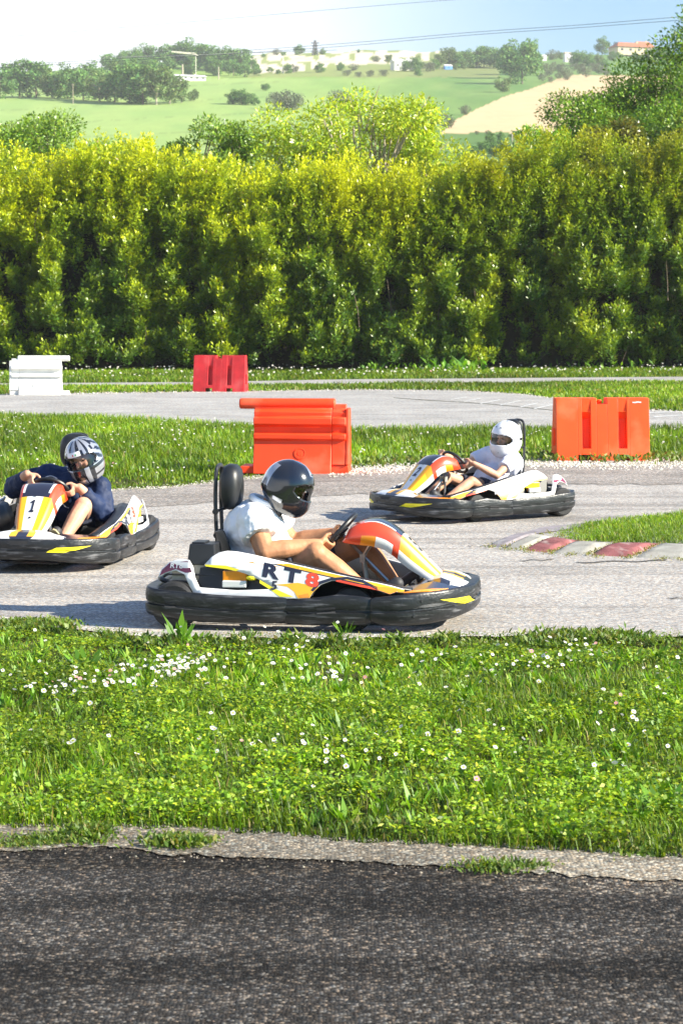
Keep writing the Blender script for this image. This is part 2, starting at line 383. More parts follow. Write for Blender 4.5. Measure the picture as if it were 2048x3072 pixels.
# ------------------------------------------------------------------ leaves and blades as arrays
class Leaves:
    def __init__(s): s.V = []; s.Q = []; s.T = []; s.C = []; s.n = 0
    def leaf(s, P, U, N, L, Wd, col, fold=.12):
        U = unit(U); Sd = unit(np.cross(U, N)); N = np.cross(Sd, U); L = np.broadcast_to(L, (len(P),))[:, None]; Wd = np.broadcast_to(Wd, (len(P),))[:, None]
        V = np.stack([P, P+U*L*.45+Sd*Wd*.5+N*L*fold, P+U*L, P+U*L*.45-Sd*Wd*.5+N*L*fold], 1)
        n = len(P); i = s.n+np.arange(n)[:, None]*4+np.arange(4)[None]
        s.V.append(V.reshape(-1, 3)); s.Q.append(i); s.C.append(np.repeat(col, 4, axis=0)); s.n += 4*n
    def blade(s, P, D, H, Wd, bend, col):
        """P base, D horizontal lean direction (unit), H height, bend"""
        n = len(P); up = np.array([0, 0, 1.])[None]; H = H[:, None]; Wd = Wd[:, None]; bend = bend[:, None]
        sd = np.cross(D, up)
        m = P+up*H*.55+D*H*bend*.3; t = P+up*H*(1-.35*bend)+D*H*bend
        V = np.stack([P-sd*Wd*.5, P+sd*Wd*.5, m+sd*Wd*.45, m-sd*Wd*.45, t], 1)
        b = s.n+np.arange(n)[:, None]*5
        s.V.append(V.reshape(-1, 3)); s.Q.append(b+np.array([[0, 1, 2, 3]])); s.T.append(b+np.array([[3, 2, 4]]))
        s.C.append(np.repeat(col, 5, axis=0)); s.n += 5*n
    def mesh(s, name, m):
        return np_mesh(name, np.concatenate(s.V), [np.concatenate(s.Q)]+([np.concatenate(s.T)] if s.T else []), m, col=np.concatenate(s.C))
def palette(rs, n, cols, w, jit=.18):
    cols = np.array(cols); w = list(w)[:len(cols)]; k = rs.choice(len(cols), size=n, p=np.array(w)/sum(w)); c = cols[k]
    return c*(1+jit*(rs.rand(n, 1)*2-1))*(1+.5*jit*(rs.rand(n, 3)*2-1))
# ------------------------------------------------------------------ the ground, roads and verges
def strip(name, top, bot, z, m, kind='structure', u0=-700, u1=2750, du=25, label=None, jit=0, seed=0, zb=None):
    if jit: du = 5
    us = np.arange(u0, u1+1, du); V = []
    for u in us:
        j = jit*float(fbm(np.array([u]), np.array([3.]), 45, 90+seed, 4)[0]-.5)*2; j2 = jit*float(fbm(np.array([u]), np.array([50.]), 45, 95+seed, 4)[0]-.5)*2
        V.append(G(u, float(interp(u, bot))+j2, z if zb is None else zb)); V.append(G(u, float(interp(u, top))+j, z))
    k = len(us); Fs = [(2*i, 2*i+2, 2*i+3, 2*i+1) for i in range(k-1)]
    me = bpy.data.meshes.new(name); me.from_pydata(V, [], Fs); me.materials.append(m)
    o = link(name, me); o['kind'] = kind
    return o
E_ROAD = [(-700, 2540), (0, 2553), (300, 2540), (512, 2562), (1024, 2580), (1536, 2612), (2048, 2646), (2750, 2700)]
E_STRIP = [(-700, 2465), (0, 2478), (512, 2484), (800, 2500), (1024, 2522), (1536, 2545), (2048, 2570), (2750, 2610)]
E_VFAR = [(-700, 1815), (0, 1862), (230, 1888), (430, 1908), (1024, 1915), (1400, 1908), (2048, 1907), (2750, 1905)]
E_KERB = [(-700, 1805), (0, 1850), (230, 1866), (560, 1884), (1024, 1893), (1500, 1891), (2048, 1893), (2750, 1893)]
E_TFAR = [(-700, 1530), (0, 1495), (330, 1474), (550, 1460), (730, 1437), (1000, 1413), (1385, 1395), (1660, 1391), (2048, 1393), (2750, 1400)]
E_OLD = [(-700, 1585), (0, 1560), (300, 1530), (500, 1515), (700, 1500), (1100, 1480), (1500, 1452), (2048, 1452), (2750, 1460)]
E_IFAR = [(-700, 1240), (0, 1249), (260, 1256), (520, 1275), (725, 1282), (1100, 1289), (1660, 1291), (2048, 1288), (2750, 1280)]
E_T2 = [(-700, 1186), (0, 1183), (575, 1176), (1084, 1169), (1371, 1171), (1567, 1182), (1660, 1195), (1900, 1226), (2048, 1236), (2750, 1262)]
E_P0 = [(-700, 1160), (0, 1158), (600, 1157), (1024, 1151), (2048, 1144), (2750, 1140)]
E_P1 = [(-700, 1152), (0, 1150), (600, 1146), (1024, 1138), (2048, 1130), (2750, 1126)]
BOT = [(-700, 3600), (2750, 3600)]
strip('road', E_ROAD, BOT, .004, M['asphalt_near'])
strip('pavement', E_STRIP, E_ROAD, .012, M['concrete'], jit=11)
M['asphalt_worn'] = asphalt('asphalt_worn', (.016, .015, .014), (.085, .077, .067), (.32, .27, .21), 85, .5, .5, .9, .25, (.5, 4, 1), .08, (.4, .6))
strip('road_edge', [(u, v-10) for u, v in E_ROAD], [(u, v+75+25*math.sin(u*.006)) for u, v in E_ROAD], .008, M['asphalt_worn'], jit=14, seed=3, zb=.0025)
strip('kerb_strip', E_KERB, E_VFAR, .012, M['concrete_pale'], jit=4, seed=5)
strip('race_track', [(u, v-30) for u, v in E_OLD], [(u, v+6) for u, v in E_KERB], .004, M['asphalt'])
strip('track_shoulder', E_TFAR, [(u, v+1) for u, v in E_OLD], .008, M['asphalt_old'], jit=5, seed=7)
strip('back_track', E_T2, E_IFAR, .004, M['asphalt_far'])
strip('path', E_P1, E_P0, .004, M['asphalt_far'])
# terrain: flat round the circuit, a valley side and hills beyond the hedge
def Dist(v): return float(np.interp(v, [150, 235, 300, 400, 560, 600], [1150, 850, 650, 450, 280, 220]))
RIDGE = [(-900, 205), (0, 215), (250, 212), (320, 200), (560, 182), (740, 166), (900, 158), (1100, 153), (1320, 152), (1500, 163), (1650, 160), (1850, 165), (2048, 165), (2950, 150)]
def inpoly(u, v, P):
    c = False; n = len(P)
    for i in range(n):
        (a, b), (d, e) = P[i], P[i-1]
        if (b > v) != (e > v) and u < (d-a)*(v-b)/(e-b)+a: c = not c
    return c
TANF = [(1320, 402), (1362, 362), (1440, 322), (1520, 287), (1600, 264), (1668, 238), (1720, 224), (1900, 226), (2950, 226), (2950, 440), (1600, 408), (1500, 396)]
CLIFF = [(742, 176), (800, 160), (900, 157), (1100, 152), (1320, 151), (1320, 186), (1250, 190), (1100, 192), (1000, 200), (880, 216), (745, 220)]
rs = np.random.RandomState(5)
us = np.arange(-900, 2951, 6); TR = 96
V = []; COL = []
for u in us:
    vt = float(interp(u, RIDGE))+3*math.sin(u*.021)+2*math.sin(u*.05+1)
    col_ = []
    for k in range(TR):
        v = 600+(vt-600)*k/(TR-1)
        p = A(u, v, Dist(v)); V.append(p)
        n1 = float(vnoise(u, v*3, 60, 3)); n2 = float(vnoise(u*.6+v*2, v*8, 24, 4))
        if inpoly(u, v, TANF): c = np.array((.58, .43, .235))*(.92+.14*n2)
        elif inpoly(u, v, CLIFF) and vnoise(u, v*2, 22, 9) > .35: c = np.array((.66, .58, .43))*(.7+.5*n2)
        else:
            n3 = float(vnoise(u+v*4, v*6-u*.3, 9, 6)); c = np.array((.15, .28, .045))*(1-n1)+np.array((.25, .35, .07))*n1; g_ = min(1, max(0, (u-1050)/350)); c = c*(1-g_)+c*np.array((.62, .72, .85))*g_; c = c*(.86+.16*n2+.12*n3); e_ = 1/(1+math.exp((u-950)/140)) if v > 235 else 0; c = c*(1-.35*e_)+np.array((.40, .50, .20))*.35*e_  # e_ washes the left fields pale, haze and overexposure put into the colour
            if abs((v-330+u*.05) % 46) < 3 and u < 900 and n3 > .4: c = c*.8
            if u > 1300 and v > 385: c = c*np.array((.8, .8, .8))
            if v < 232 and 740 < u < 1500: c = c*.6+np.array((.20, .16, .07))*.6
        COL.append(c)
nu = len(us)
for u in us:   # the far side of the ridge drops away
    vt = float(interp(u, RIDGE)); p = A(u, vt+14, 1400); V.append(p); COL.append((.12, .2, .06))
    p = A(u, vt+14, 1400); V.append(Vector((p.x*4, 5600, -40))); COL.append((.12, .2, .06))
V = [tuple(p) for p in V]
Q = []
for i in range(nu-1):
    for k in range(TR-1): a = i*TR+k; Q.append((a, a+TR, a+TR+1, a+1))
    a = i*TR+TR-1; b = nu*TR+2*i; Q += [(a, a+TR, b+2, b), (b, b+2, b+3, b+1)]
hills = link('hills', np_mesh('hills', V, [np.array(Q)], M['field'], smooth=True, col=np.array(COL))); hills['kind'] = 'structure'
# ground: one sheet from behind the camera to the foot of the hills
gx = np.linspace(-60, 60, 61); gy = np.concatenate([np.linspace(-30, 100, 66), np.linspace(106, 225, 40)])
V = []; COL = []
for y in gy:
    for x in gx:
        w = 1+max(0, y-100)/110*1.4
        z = -.012 if y < 95 else -.012+(float(A(1024, 600, 220).z)+.4)*((y-95)/130)**1.5
        V.append((x*w, y, z))
nx = len(gx); Q = [(j*nx+i, j*nx+i+1, (j+1)*nx+i+1, (j+1)*nx+i) for j in range(len(gy)-1) for i in range(nx-1)]
ground = link('ground', np_mesh('ground', V, [np.array(Q)], M['soil'], smooth=True)); ground['kind'] = 'structure'

# ------------------------------------------------------------------ grass
GREENS = [(.11, .22, .010), (.18, .32, .013), (.29, .40, .018), (.055, .12, .010), (.38, .33, .10)]
def samp(rs, n, vt, vb, ylo, yhi, umin=-260, umax=2310):
    if yhi < 15: umin, umax = -900, 2950; n = int(n*1.42)
    y = ylo+(yhi-ylo)*rs.rand(n); xm = yhi*(1930 if yhi < 15 else 1290)/F; x = (rs.rand(n)*2-1)*xm
    u, v = proj(x, y, 0.0); ok = (u > umin) & (u < umax) & (v < interp(u, vb)) & (v > interp(u, vt))
    return x[ok], y[ok], u[ok], v[ok]
def grass_field(name, rs, n, vt, vb, ylo, yhi, hmin, hmax, wd, w, label=None, extra=None, cluster=.8, cut=.0, cols=GREENS, poly_=None, hfun=None, straw=None):
    x, y, u, v = samp(rs, n, vt, vb, ylo, yhi)
    if poly_ is not None:
        ok = np.array([inpoly(a, b, poly_) for a, b in zip(u, v)]); x, y, u, v = x[ok], y[ok], u[ok], v[ok]
    nn = fbm(x, y, cluster, 11); keep = rs.rand(len(x)) < np.clip((nn-cut)*3, .18, 1); x, y, nn, v, u = x[keep], y[keep], nn[keep], v[keep], u[keep]
    n = len(x); P = np.stack([x, y, np.full(n, -.012)], 1)
    a = rs.rand(n)*2*math.pi; D = np.stack([np.cos(a), np.sin(a), 0*a], 1)
    h = (hmin+(hmax-hmin)*rs.rand(n)**1.6)*(.55+.9*nn)
    if hfun is not None: h = h*hfun(u, v)
    L = Leaves(); c = palette(rs, n, cols, w); tone = fbm(x+9, y+5, cluster*2.2, 21)[:, None]
    c = c*(.28+1.45*tone)*np.array([[1, 1, 1]])+np.array([[.05, .03, 0]])*np.clip(tone-.55, 0, 1)
    if straw is not None:
        f = (np.exp(-np.clip(v-interp(u, straw), 0, 999)/45)*np.clip(fbm(x, y, .5, 77)*2.2-.35, 0, 1))[:, None]; c = c*(1-f*.75)+np.array([[.42, .38, .13]])*f*.75*(.7+.6*rs.rand(n, 1))
    L.blade(P, D, h, wd*(.6+.8*rs.rand(n)), .2+.75*rs.rand(n), c)
    if extra: extra(L, rs)
    o = link(name, L.mesh(name, M['grass'])); o['kind'] = 'stuff'
    return o
def verge_extra(L, rs):
    # clover and small round leaves, lying nearly flat at different heights
    x, y, u, v = samp(rs, 340000, [(a, b+4) for a, b in E_VFAR], E_STRIP, 7.3, 13.6); n = len(x); hvv = hv(u, v)
    nn = fbm(x, y, .30, 31); sp = fbm(x+4, y+2, .8, 37, 2); k = rs.rand(n) < np.clip((nn-.38)*4, .05, 1)*np.clip((.72-sp)*4, .12, 1); x, y, nn, hvv = x[k], y[k], nn[k], hvv[k]; n = len(x)
    z = (.01+.12*rs.rand(n))*(.1+1.3*nn**1.5)*np.clip(hvv*1.4, .1, 1); a = rs.rand(n)*6.28
    U = np.stack([np.cos(a), np.sin(a), .5*rs.rand(n)], 1); N = np.stack([rs.normal(size=n)*.8, rs.normal(size=n)*.8-.3, np.ones(n)], 1)
    c = palette(rs, n, [(.11, .23, .012), (.19, .34, .016), (.31, .42, .02), (.06, .13, .012)], [4, 5, 3, 1.5])
    tone = fbm(x+3, y+8, .9, 41)[:, None]; c = c*(.15+1.7*tone)*np.array([[1.1, 1, 1]])
    L.leaf(np.stack([x, y, z], 1), U, N, .012+.022*rs.rand(n)**2, .008+.015*rs.rand(n)**2, c)
    # rosettes of broad upright leaves
    cx, cy, u, v = samp(rs, 1700, [(a, b+70) for a, b in E_VFAR], [(a, b-30) for a, b in E_STRIP], 7.5, 13)
    for px, py in zip(cx, cy):
        m = rs.randint(6, 16); a = rs.rand(m)*6.28; s = .5+.9*rs.rand()**2
        P = np.stack([px+.02*np.cos(a), py+.02*np.sin(a), np.zeros(m)], 1)
        U = np.stack([np.cos(a)*.55, np.sin(a)*.55, .5+.8*rs.rand(m)], 1); N = np.stack([-np.cos(a), -np.sin(a), np.full(m, .8)], 1)
        L.leaf(P, U, N, s*(.045+.05*rs.rand(m)), s*(.011+.012*rs.rand(m)), palette(rs, m, [(.10, .24, .015), (.18, .36, .02), (.26, .42, .03)], [2, 4, 2]), fold=.04)
def hv(u, v): return np.clip((v-interp(u, E_VFAR)-8)/170, .06, 1.0)
grass_field('grass', np.random.RandomState(1), 190000, [(a, b) for a, b in E_VFAR], [(a, b+8) for a, b in E_STRIP], 7.2, 14, .02, .115, .0042, [4, 5, 3, 2, 1.2], extra=verge_extra, cluster=.45, cut=.15, hfun=hv, straw=E_VFAR)['label'] = 'foreground verge of grass, clover and broad weeds between the dark road and the track'
grass_field('grass', np.random.RandomState(2), 330000, [(a, b-2) for a, b in E_IFAR], [(a, b+2) for a, b in E_TFAR], 20, 41, .05, .19, .012, [3, 6, 4, 1.2, .5], cluster=.8, cut=.15, hfun=lambda u, v: np.clip((interp(u, E_TFAR)-v)/55, .12, 1.0))['label'] = 'bright infield grass strip behind the karts'
grass_field('grass', np.random.RandomState(3), 150000, [(a, b) for a, b in E_P0], [(a, b-1) for a, b in E_T2], 39, 60, .04, .14, .022, [3, 5, 3, 1.5, 1.2], cluster=2, cut=.12)['label'] = 'rough grass strip between the back track and the narrow path'
grass_field('grass', np.random.RandomState(4), 120000, [(-700, 1108), (0, 1108), (2048, 1094), (2750, 1090)], [(a, b) for a, b in E_P1], 55, 74, .05, .17, .026, [3, 5, 3, 1.2, .8], cluster=3, cut=.12)['label'] = 'grass strip along the foot of the tall hedge'
ISLAND = [(1590, 1603), (1644, 1602), (1689, 1618), (1755, 1626), (1978, 1632), (2400, 1640), (2400, 1500), (2048, 1541), (1846, 1560), (1700, 1582), (1640, 1590)]
grass_field('grass', np.random.RandomState(6), 260000, [(-700, 1490), (2750, 1490)], [(-700, 1650), (2750, 1650)], 16.5, 21.5, .02, .075, .006, [3, 6, 4, 1, .4], cluster=.8, cut=.1, poly_=ISLAND, hfun=lambda u, v: np.clip((u-1580)/200, .35, 1.1))['label'] = 'tongue of grass inside the red and white kerb'
# daisies and tiny yellow flowers
def daisies(name, rs, x, y, r, z0, z1, label, pink=.06):
    n = len(x); V = []; T = []; Cc = []; k = 9; b = 0
    for i in range(n):
        z = z0+(z1-z0)*rs.rand(); rr = r*(.65+.6*rs.rand()); tilt = Euler((R(rs.uniform(5, 50)), R(rs.uniform(-25, 25)), rs.uniform(0, 6)))
        if rs.rand() < .6: tilt = Euler((R(rs.uniform(15, 60)), R(rs.uniform(-20, 20)), 0))
        pc = np.array((.80, .80, .78)) if rs.rand() > pink else np.array((.75, .35, .42))
        for c, rad, h in ((pc, rr, 0), (np.array((.75, .50, .02)), rr*.36, rr*.15)):
            p0 = Vector((0, 0, h)); p0.rotate(tilt); V.append((x[i]+p0.x, y[i]+p0.y, z+p0.z)); Cc.append(c)
            for j in range(k):
                a = 6.283*j/k; q = rad*(1 if (j % 2 == 0 or h) else .82); p = Vector((q*math.cos(a), q*math.sin(a), h*.6+rad*.15)); p.rotate(tilt)
                V.append((x[i]+p.x, y[i]+p.y, z+p.z)); Cc.append(c)
            for j in range(k): T.append((b, b+1+j, b+1+(j+1) % k))
            b += k+1
        V += [(x[i]-.0012, y[i], -.01), (x[i]+.0012, y[i], -.01), (x[i], y[i], z)]; Cc += [np.array((.08, .18, .02))]*3; T.append((b, b+1, b+2)); b += 3
    o = link(name, np_mesh(name, V, [np.array(T)], M['petal'], col=np.array(Cc))); tag(o, label, None, None, 'stuff'); return o
rs = np.random.RandomState(8); X = []; Y = []
for (u, v, su, sv_, n) in ((500, 2055, 70, 12, 75), (320, 2100, 110, 12, 45), (560, 2030, 40, 9, 35), (200, 2115, 25, 8, 18), (790, 1920, 60, 14, 10), (820, 1995, 260, 45, 40), (990, 2065, 50, 14, 20), (1270, 2070, 160, 30, 14),
                           (1700, 1985, 60, 14, 24), (1560, 2045, 90, 16, 20), (1960, 2070, 90, 40, 14), (700, 2270, 280, 22, 22), (1000, 2290, 160, 40, 16), (1900, 2210, 110, 50, 14), (1600, 2230, 200, 60, 12), (1600, 2380, 260, 50, 8), (150, 2100, 90, 30, 16), (1024, 2150, 900, 170, 36), (1024, 1960, 900, 40, 30)):
    for _ in range(n):
        p = G(u+rs.normal()*su, v+rs.normal()*sv_); uu, vv = proj(p.x, p.y)
        if 1925 < vv < 2440: X.append(p.x); Y.append(p.y)
daisies('daisies', rs, X, Y, .0108, .05, .12, 'white daisies scattered through the foreground verge')
x, y, u, v = samp(rs, 1500, [(a, b+4) for a, b in E_IFAR], [(a, b-14) for a, b in E_TFAR], 20, 41)
daisies('daisies', rs, x, y, .013, .08, .17, 'white daisies scattered through the infield grass', .02)
x, y, u, v = samp(rs, 900, [(-700, 1112), (2750, 1098)], [(a, b-2) for a, b in E_P1], 55, 74)
daisies('daisies', rs, x, y, .03, .1, .22, 'white daisies along the grass at the foot of the hedge', .02)
# gravel edging of the track, pale stones
def gravel(name, rs, x, y, r0, r1, label, cols):
    n = len(x); r = r0+(r1-r0)*rs.rand(n)**2; base = np.array([[1, 0, 0], [0, 1, 0], [-1, 0, 0], [0, -1, 0], [0, 0, .8], [0, 0, -.5]])
    a = rs.rand(n)*6.28; ca, sa = np.cos(a), np.sin(a); j = .65+.7*rs.rand(n, 6, 1)
    B = base[None]*j*r[:, None, None]; B = np.stack([B[..., 0]*ca[:, None]-B[..., 1]*sa[:, None], B[..., 0]*sa[:, None]+B[..., 1]*ca[:, None], B[..., 2]], -1)
    B = B+np.stack([x, y, r*.3], 1)[:, None]
    T = np.array([[0, 1, 4], [1, 2, 4], [2, 3, 4], [3, 0, 4], [1, 0, 5], [2, 1, 5], [3, 2, 5], [0, 3, 5]]); I = (np.arange(n)[:, None, None]*6+T[None]).reshape(-1, 3)
    c = palette(rs, n, cols, [1]*len(cols), .12)
    o = link(name, np_mesh(name, B.reshape(-1, 3), [I], M['stone'], col=np.repeat(c, 6, axis=0))); tag(o, label, None, None, 'stuff'); return o
def edge_sample(rs, n, E, dn, up, u0, u1):
    u = u0+(u1-u0)*rs.rand(n); t = np.clip(rs.normal(size=n)*.4, -1, 1); v = interp(u, E)+np.where(t > 0, t*dn, t*up)
    P = [G(a, b) for a, b in zip(u, v)]; return np.array([p.x for p in P]), np.array([p.y for p in P])
PALE = [(.62, .58, .50), (.50, .46, .38), (.68, .65, .58), (.40, .36, .29)]
x, y = edge_sample(rs, 15000, E_TFAR, 20, 26, 980, 2350); gravel('gravel', rs, x, y, .006, .022, 'pale loose gravel along the far edge of the track', PALE)
x, y = edge_sample(rs, 4500, E_TFAR, 9, 9, -260, 1000); gravel('gravel', rs, x, y, .003, .011, 'thin line of pale grit beside the infield grass', PALE)
x, y = edge_sample(rs, 6000, E_ROAD, 34, 30, -260, 2310); gravel('gravel', rs, x, y, .002, .009, 'broken stones along the ragged edge of the dark road', [(.3, .26, .2), (.2, .18, .15), (.4, .36, .28), (.08, .07, .06)])
x, y = edge_sample(rs, 5000, E_STRIP, 80, 12, -260, 2310); gravel('gravel', rs, x, y, .002, .006, 'fine grit on the pale strip beside the dark road', [(.22, .2, .17), (.32, .29, .25), (.12, .11, .10)])
x, y, u, v = samp(rs, 26000, E_ROAD, BOT, 4.6, 7.6); gravel('gravel', rs, x, y, .0018, .005, 'stones of the dark foreground road surface', [(.10, .09, .085), (.20, .18, .15), (.30, .22, .16), (.05, .05, .05), (.14, .13, .13)])
x, y = edge_sample(rs, 2500, E_T2, 6, 8, -260, 2310); gravel('gravel', rs, x, y, .008, .025, 'pale stones along the edge of the back track', PALE)
# moss and weeds on the pale strip
def weeds(name, rs, spots, label, hs=1.0, cols=None):
    L = Leaves()
    for (u, v, su, sv_, n, h) in spots:
        uu = u+rs.normal(size=n)*su; vv = v+rs.normal(size=n)*sv_; P = np.array([tuple(G(a, b)) for a, b in zip(uu, vv)]); a = rs.rand(n)*6.28
        P[:, 2] = h*.5*rs.rand(n)
        U = np.stack([np.cos(a)*.7, np.sin(a)*.7, .4+rs.rand(n)], 1); N = np.stack([rs.normal(size=n)*.5, rs.normal(size=n)*.5-.4, np.ones(n)], 1)
        L.leaf(P, U, N, h*(.3+.5*rs.rand(n)), h*(.12+.2*rs.rand(n)), palette(rs, n, cols or [(.09, .17, .02), (.16, .24, .03), (.22, .22, .05)], [3, 3, 1]))
    return tag(link(name, L.mesh(name, M['grass'])), label, None, None, 'stuff')
weeds('moss', rs, [(150, 2530, 70, 8, 900, .035), (255, 2515, 40, 12, 700, .05), (60, 2545, 40, 5, 300, .03), (530, 2540, 45, 9, 700, .05), (620, 2530, 25, 5, 160, .03), (1490, 2612, 55, 8, 600, .04), (1600, 2606, 30, 5, 150, .03), (1930, 2565, 60, 10, 300, .04), (1150, 2487, 60, 8, 300, .05)], 'low moss and weeds growing on the pale strip by the road')
weeds('weeds', rs, [(750+i*0, 1912, 20, 4, 60, .05) for i in range(1)]+[(u, float(interp(u, E_VFAR))+3, 22, 5, 50, .03) for u in range(-100, 2200, 60)]+[(u+rs.rand()*30, float(interp(u, E_VFAR))+20+14*rs.rand(), 16, 5, 90, .04+.05*rs.rand()**3) for u in range(-100, 2200, 45)], 'creeping weeds along the near kerb of the track')
weeds('weeds', rs, [(u, float(interp(u, E_TFAR))-10, 26, 5, 80, .13) for u in range(1020, 2300, 50)], 'leafy weeds on the gravel in front of the orange barriers')
weeds('weeds', rs, [(40+u, 1878, 40, 5, 500, .05) for u in (0, 60, 120)]+[(1740, 1926, 80, 8, 1000, .075), (1840, 1924, 50, 8, 400, .065), (1660, 1930, 50, 6, 250, .05)], 'thick weed clumps beside the near kerb')
weeds('weeds', rs, [(1740, 1100, 60, 4, 400, .35), (1380, 1103, 40, 8, 500, .5), (1120, 1108, 20, 4, 150, .35), (1850, 1098, 60, 6, 500, .4), (1300, 1108, 60, 4, 300, .3)], 'light green weeds at the foot of the hedge', cols=[(.12, .30, .02), (.2, .38, .03)])

# ------------------------------------------------------------------ the painted apex kerb
Z = lambda p: (1400+p[0]*.4133, 1500+p[1]*.4133)
KB = [((150, 335), (500, 238)), ((262, 352), (592, 246)), ((395, 368), (690, 268)), ((600, 390), (862, 300)), ((880, 405), (1110, 308)), ((1195, 420), (1425, 318)), ((1620, 438), (1800, 326)), ((2000, 445), (2150, 332)), ((2400, 450), (2500, 338))]
KM = ['kerb_grey', 'kerb_white', 'kerb_red', 'kerb_white', 'kerb_red', 'kerb_white', 'kerb_red', 'kerb_white']
mb = MB()
for i in range(8):
    b0, t0 = KB[i]; b1, t1 = KB[i+1]; g = .05
    q = [Vector(b0)*(1-g)+Vector(b1)*g, Vector(b1)*(1-g)+Vector(b0)*g, Vector(t1)*(1-g)+Vector(t0)*g, Vector(t0)*(1-g)+Vector(t1)*g]
    P = [G(*Z(p)) for p in q]; N = 8; V = []; Fs = []
    for j in range(N+1):
        for k in range(N+1):
            a = P[0].lerp(P[1], k/N); b = P[3].lerp(P[2], k/N); p = a.lerp(b, j/N)
            rs_ = .0045*math.sin(9*p.x+5*p.y)+.035*math.sin(math.pi*min(1, (j/N)*1.15))**.6+.010
            V.append((p.x, p.y, rs_ if 0 < j < N and 0 < k < N else .002))
    for j in range(N):
        for k in range(N): a = j*(N+1)+k; Fs.append((a, a+1, a+N+2, a+N+1))
    mb.add(V, Fs, M[KM[i]])
k_ = mb.build('kerb', smooth=True, auto=60); tag(k_, 'worn kerb of red, white and grey painted blocks round the grass tip', None, None, 'structure')
ub = [Vector(Z(p)) for p in ((150, 330), (300, 268), (450, 228), (560, 196), (800, 175), (1080, 140), (1568, 100), (2200, 40))]
lb = [Vector(Z(p)) for p in ((165, 342), (320, 292), (470, 250), (590, 236), (820, 200), (1085, 152), (1568, 112), (2200, 55))]
mb = MB(); V = [(*G(*p, .006).xy, .010) for q in zip(lb, ub) for p in q]; mb.add(V, [(2*i, 2*i+2, 2*i+3, 2*i+1) for i in range(len(ub)-1)], M['kerb_grey'])
tag(mb.build('kerb_edging'), 'pale grey edging on the far side of the grass tongue', None, None, 'structure')
weeds('weeds', rs, [(*((Vector(Z(b)).lerp(Vector(Z(t)), f))), 5, 2, 26, .035) for b, t in KB[1:6] for f in (0, .12, .25, .4, .55, .7, .85, 1)]+[(Z((x_, y_))[0], Z((x_, y_))[1], 14, 2.5, 60, .03) for x_, y_ in ((180, 345), (300, 368), (450, 382), (600, 392), (760, 405), (950, 418), (1150, 428), (1400, 436), (1560, 440))], 'dry grass in the joints of the painted kerb', cols=[(.2, .22, .04), (.3, .24, .08), (.12, .2, .03)])
M['asphalt_dark'] = asphalt('asphalt_dark', (.08, .08, .08), (.17, .165, .16), (.3, .29, .27), 75, .2, .8, .4)
# faint white markings and the seam on the back track
mb = MB()
def band(mb, pts, w, z, m):
    V = []
    for i, p in enumerate(pts):
        p = G(*p); V += [(p.x, p.y-w/2, z), (p.x, p.y+w/2, z)]
    mb.add(V, [(2*i, 2*i+2, 2*i+3, 2*i+1) for i in range(len(pts)-1)], m)
for a, b in (((1560, 1222), (1612, 1210)), ((1600, 1228), (1660, 1214)), ((1500, 1216), (1560, 1203)), ((1440, 1212), (1500, 1200)), ((1390, 1206), (1440, 1196)), ((1940, 1240), (2060, 1236)), ((1960, 1252), (2080, 1244)), ((1350, 1200), (1400, 1192))):
    band(mb, [a, b], .25, .010, M['paint_old'])
tag(mb.build('track_markings'), 'faint worn white lines on the back track', None, None, 'structure')
mb = MB(); band(mb, [(1180, 1194), (1300, 1203), (1400, 1208), (1500, 1216), (1600, 1226), (1700, 1236), (1900, 1262)], .16, .009, M['soil'])
tag(mb.build('track_seam'), 'dark seam where the back track was widened', None, None, 'structure')
mb = MB()
for (u0, v0, u1, v1, w) in ((1560, 1684, 1660, 1682, .05), (1730, 1690, 2000, 1684, .07), (1400, 1641, 1455, 1641, .03), (2000, 1797, 2090, 1799, .05)):
    n = 12; band(mb, [(u0+(u1-u0)*i/n, v0+(v1-v0)*i/n+2*math.sin(i)) for i in range(n+1)], w*.7, .010, M['asphalt_dark'])
tag(mb.build('tar_marks'), 'thin dark tyre and tar marks on the track', None, None, 'structure')

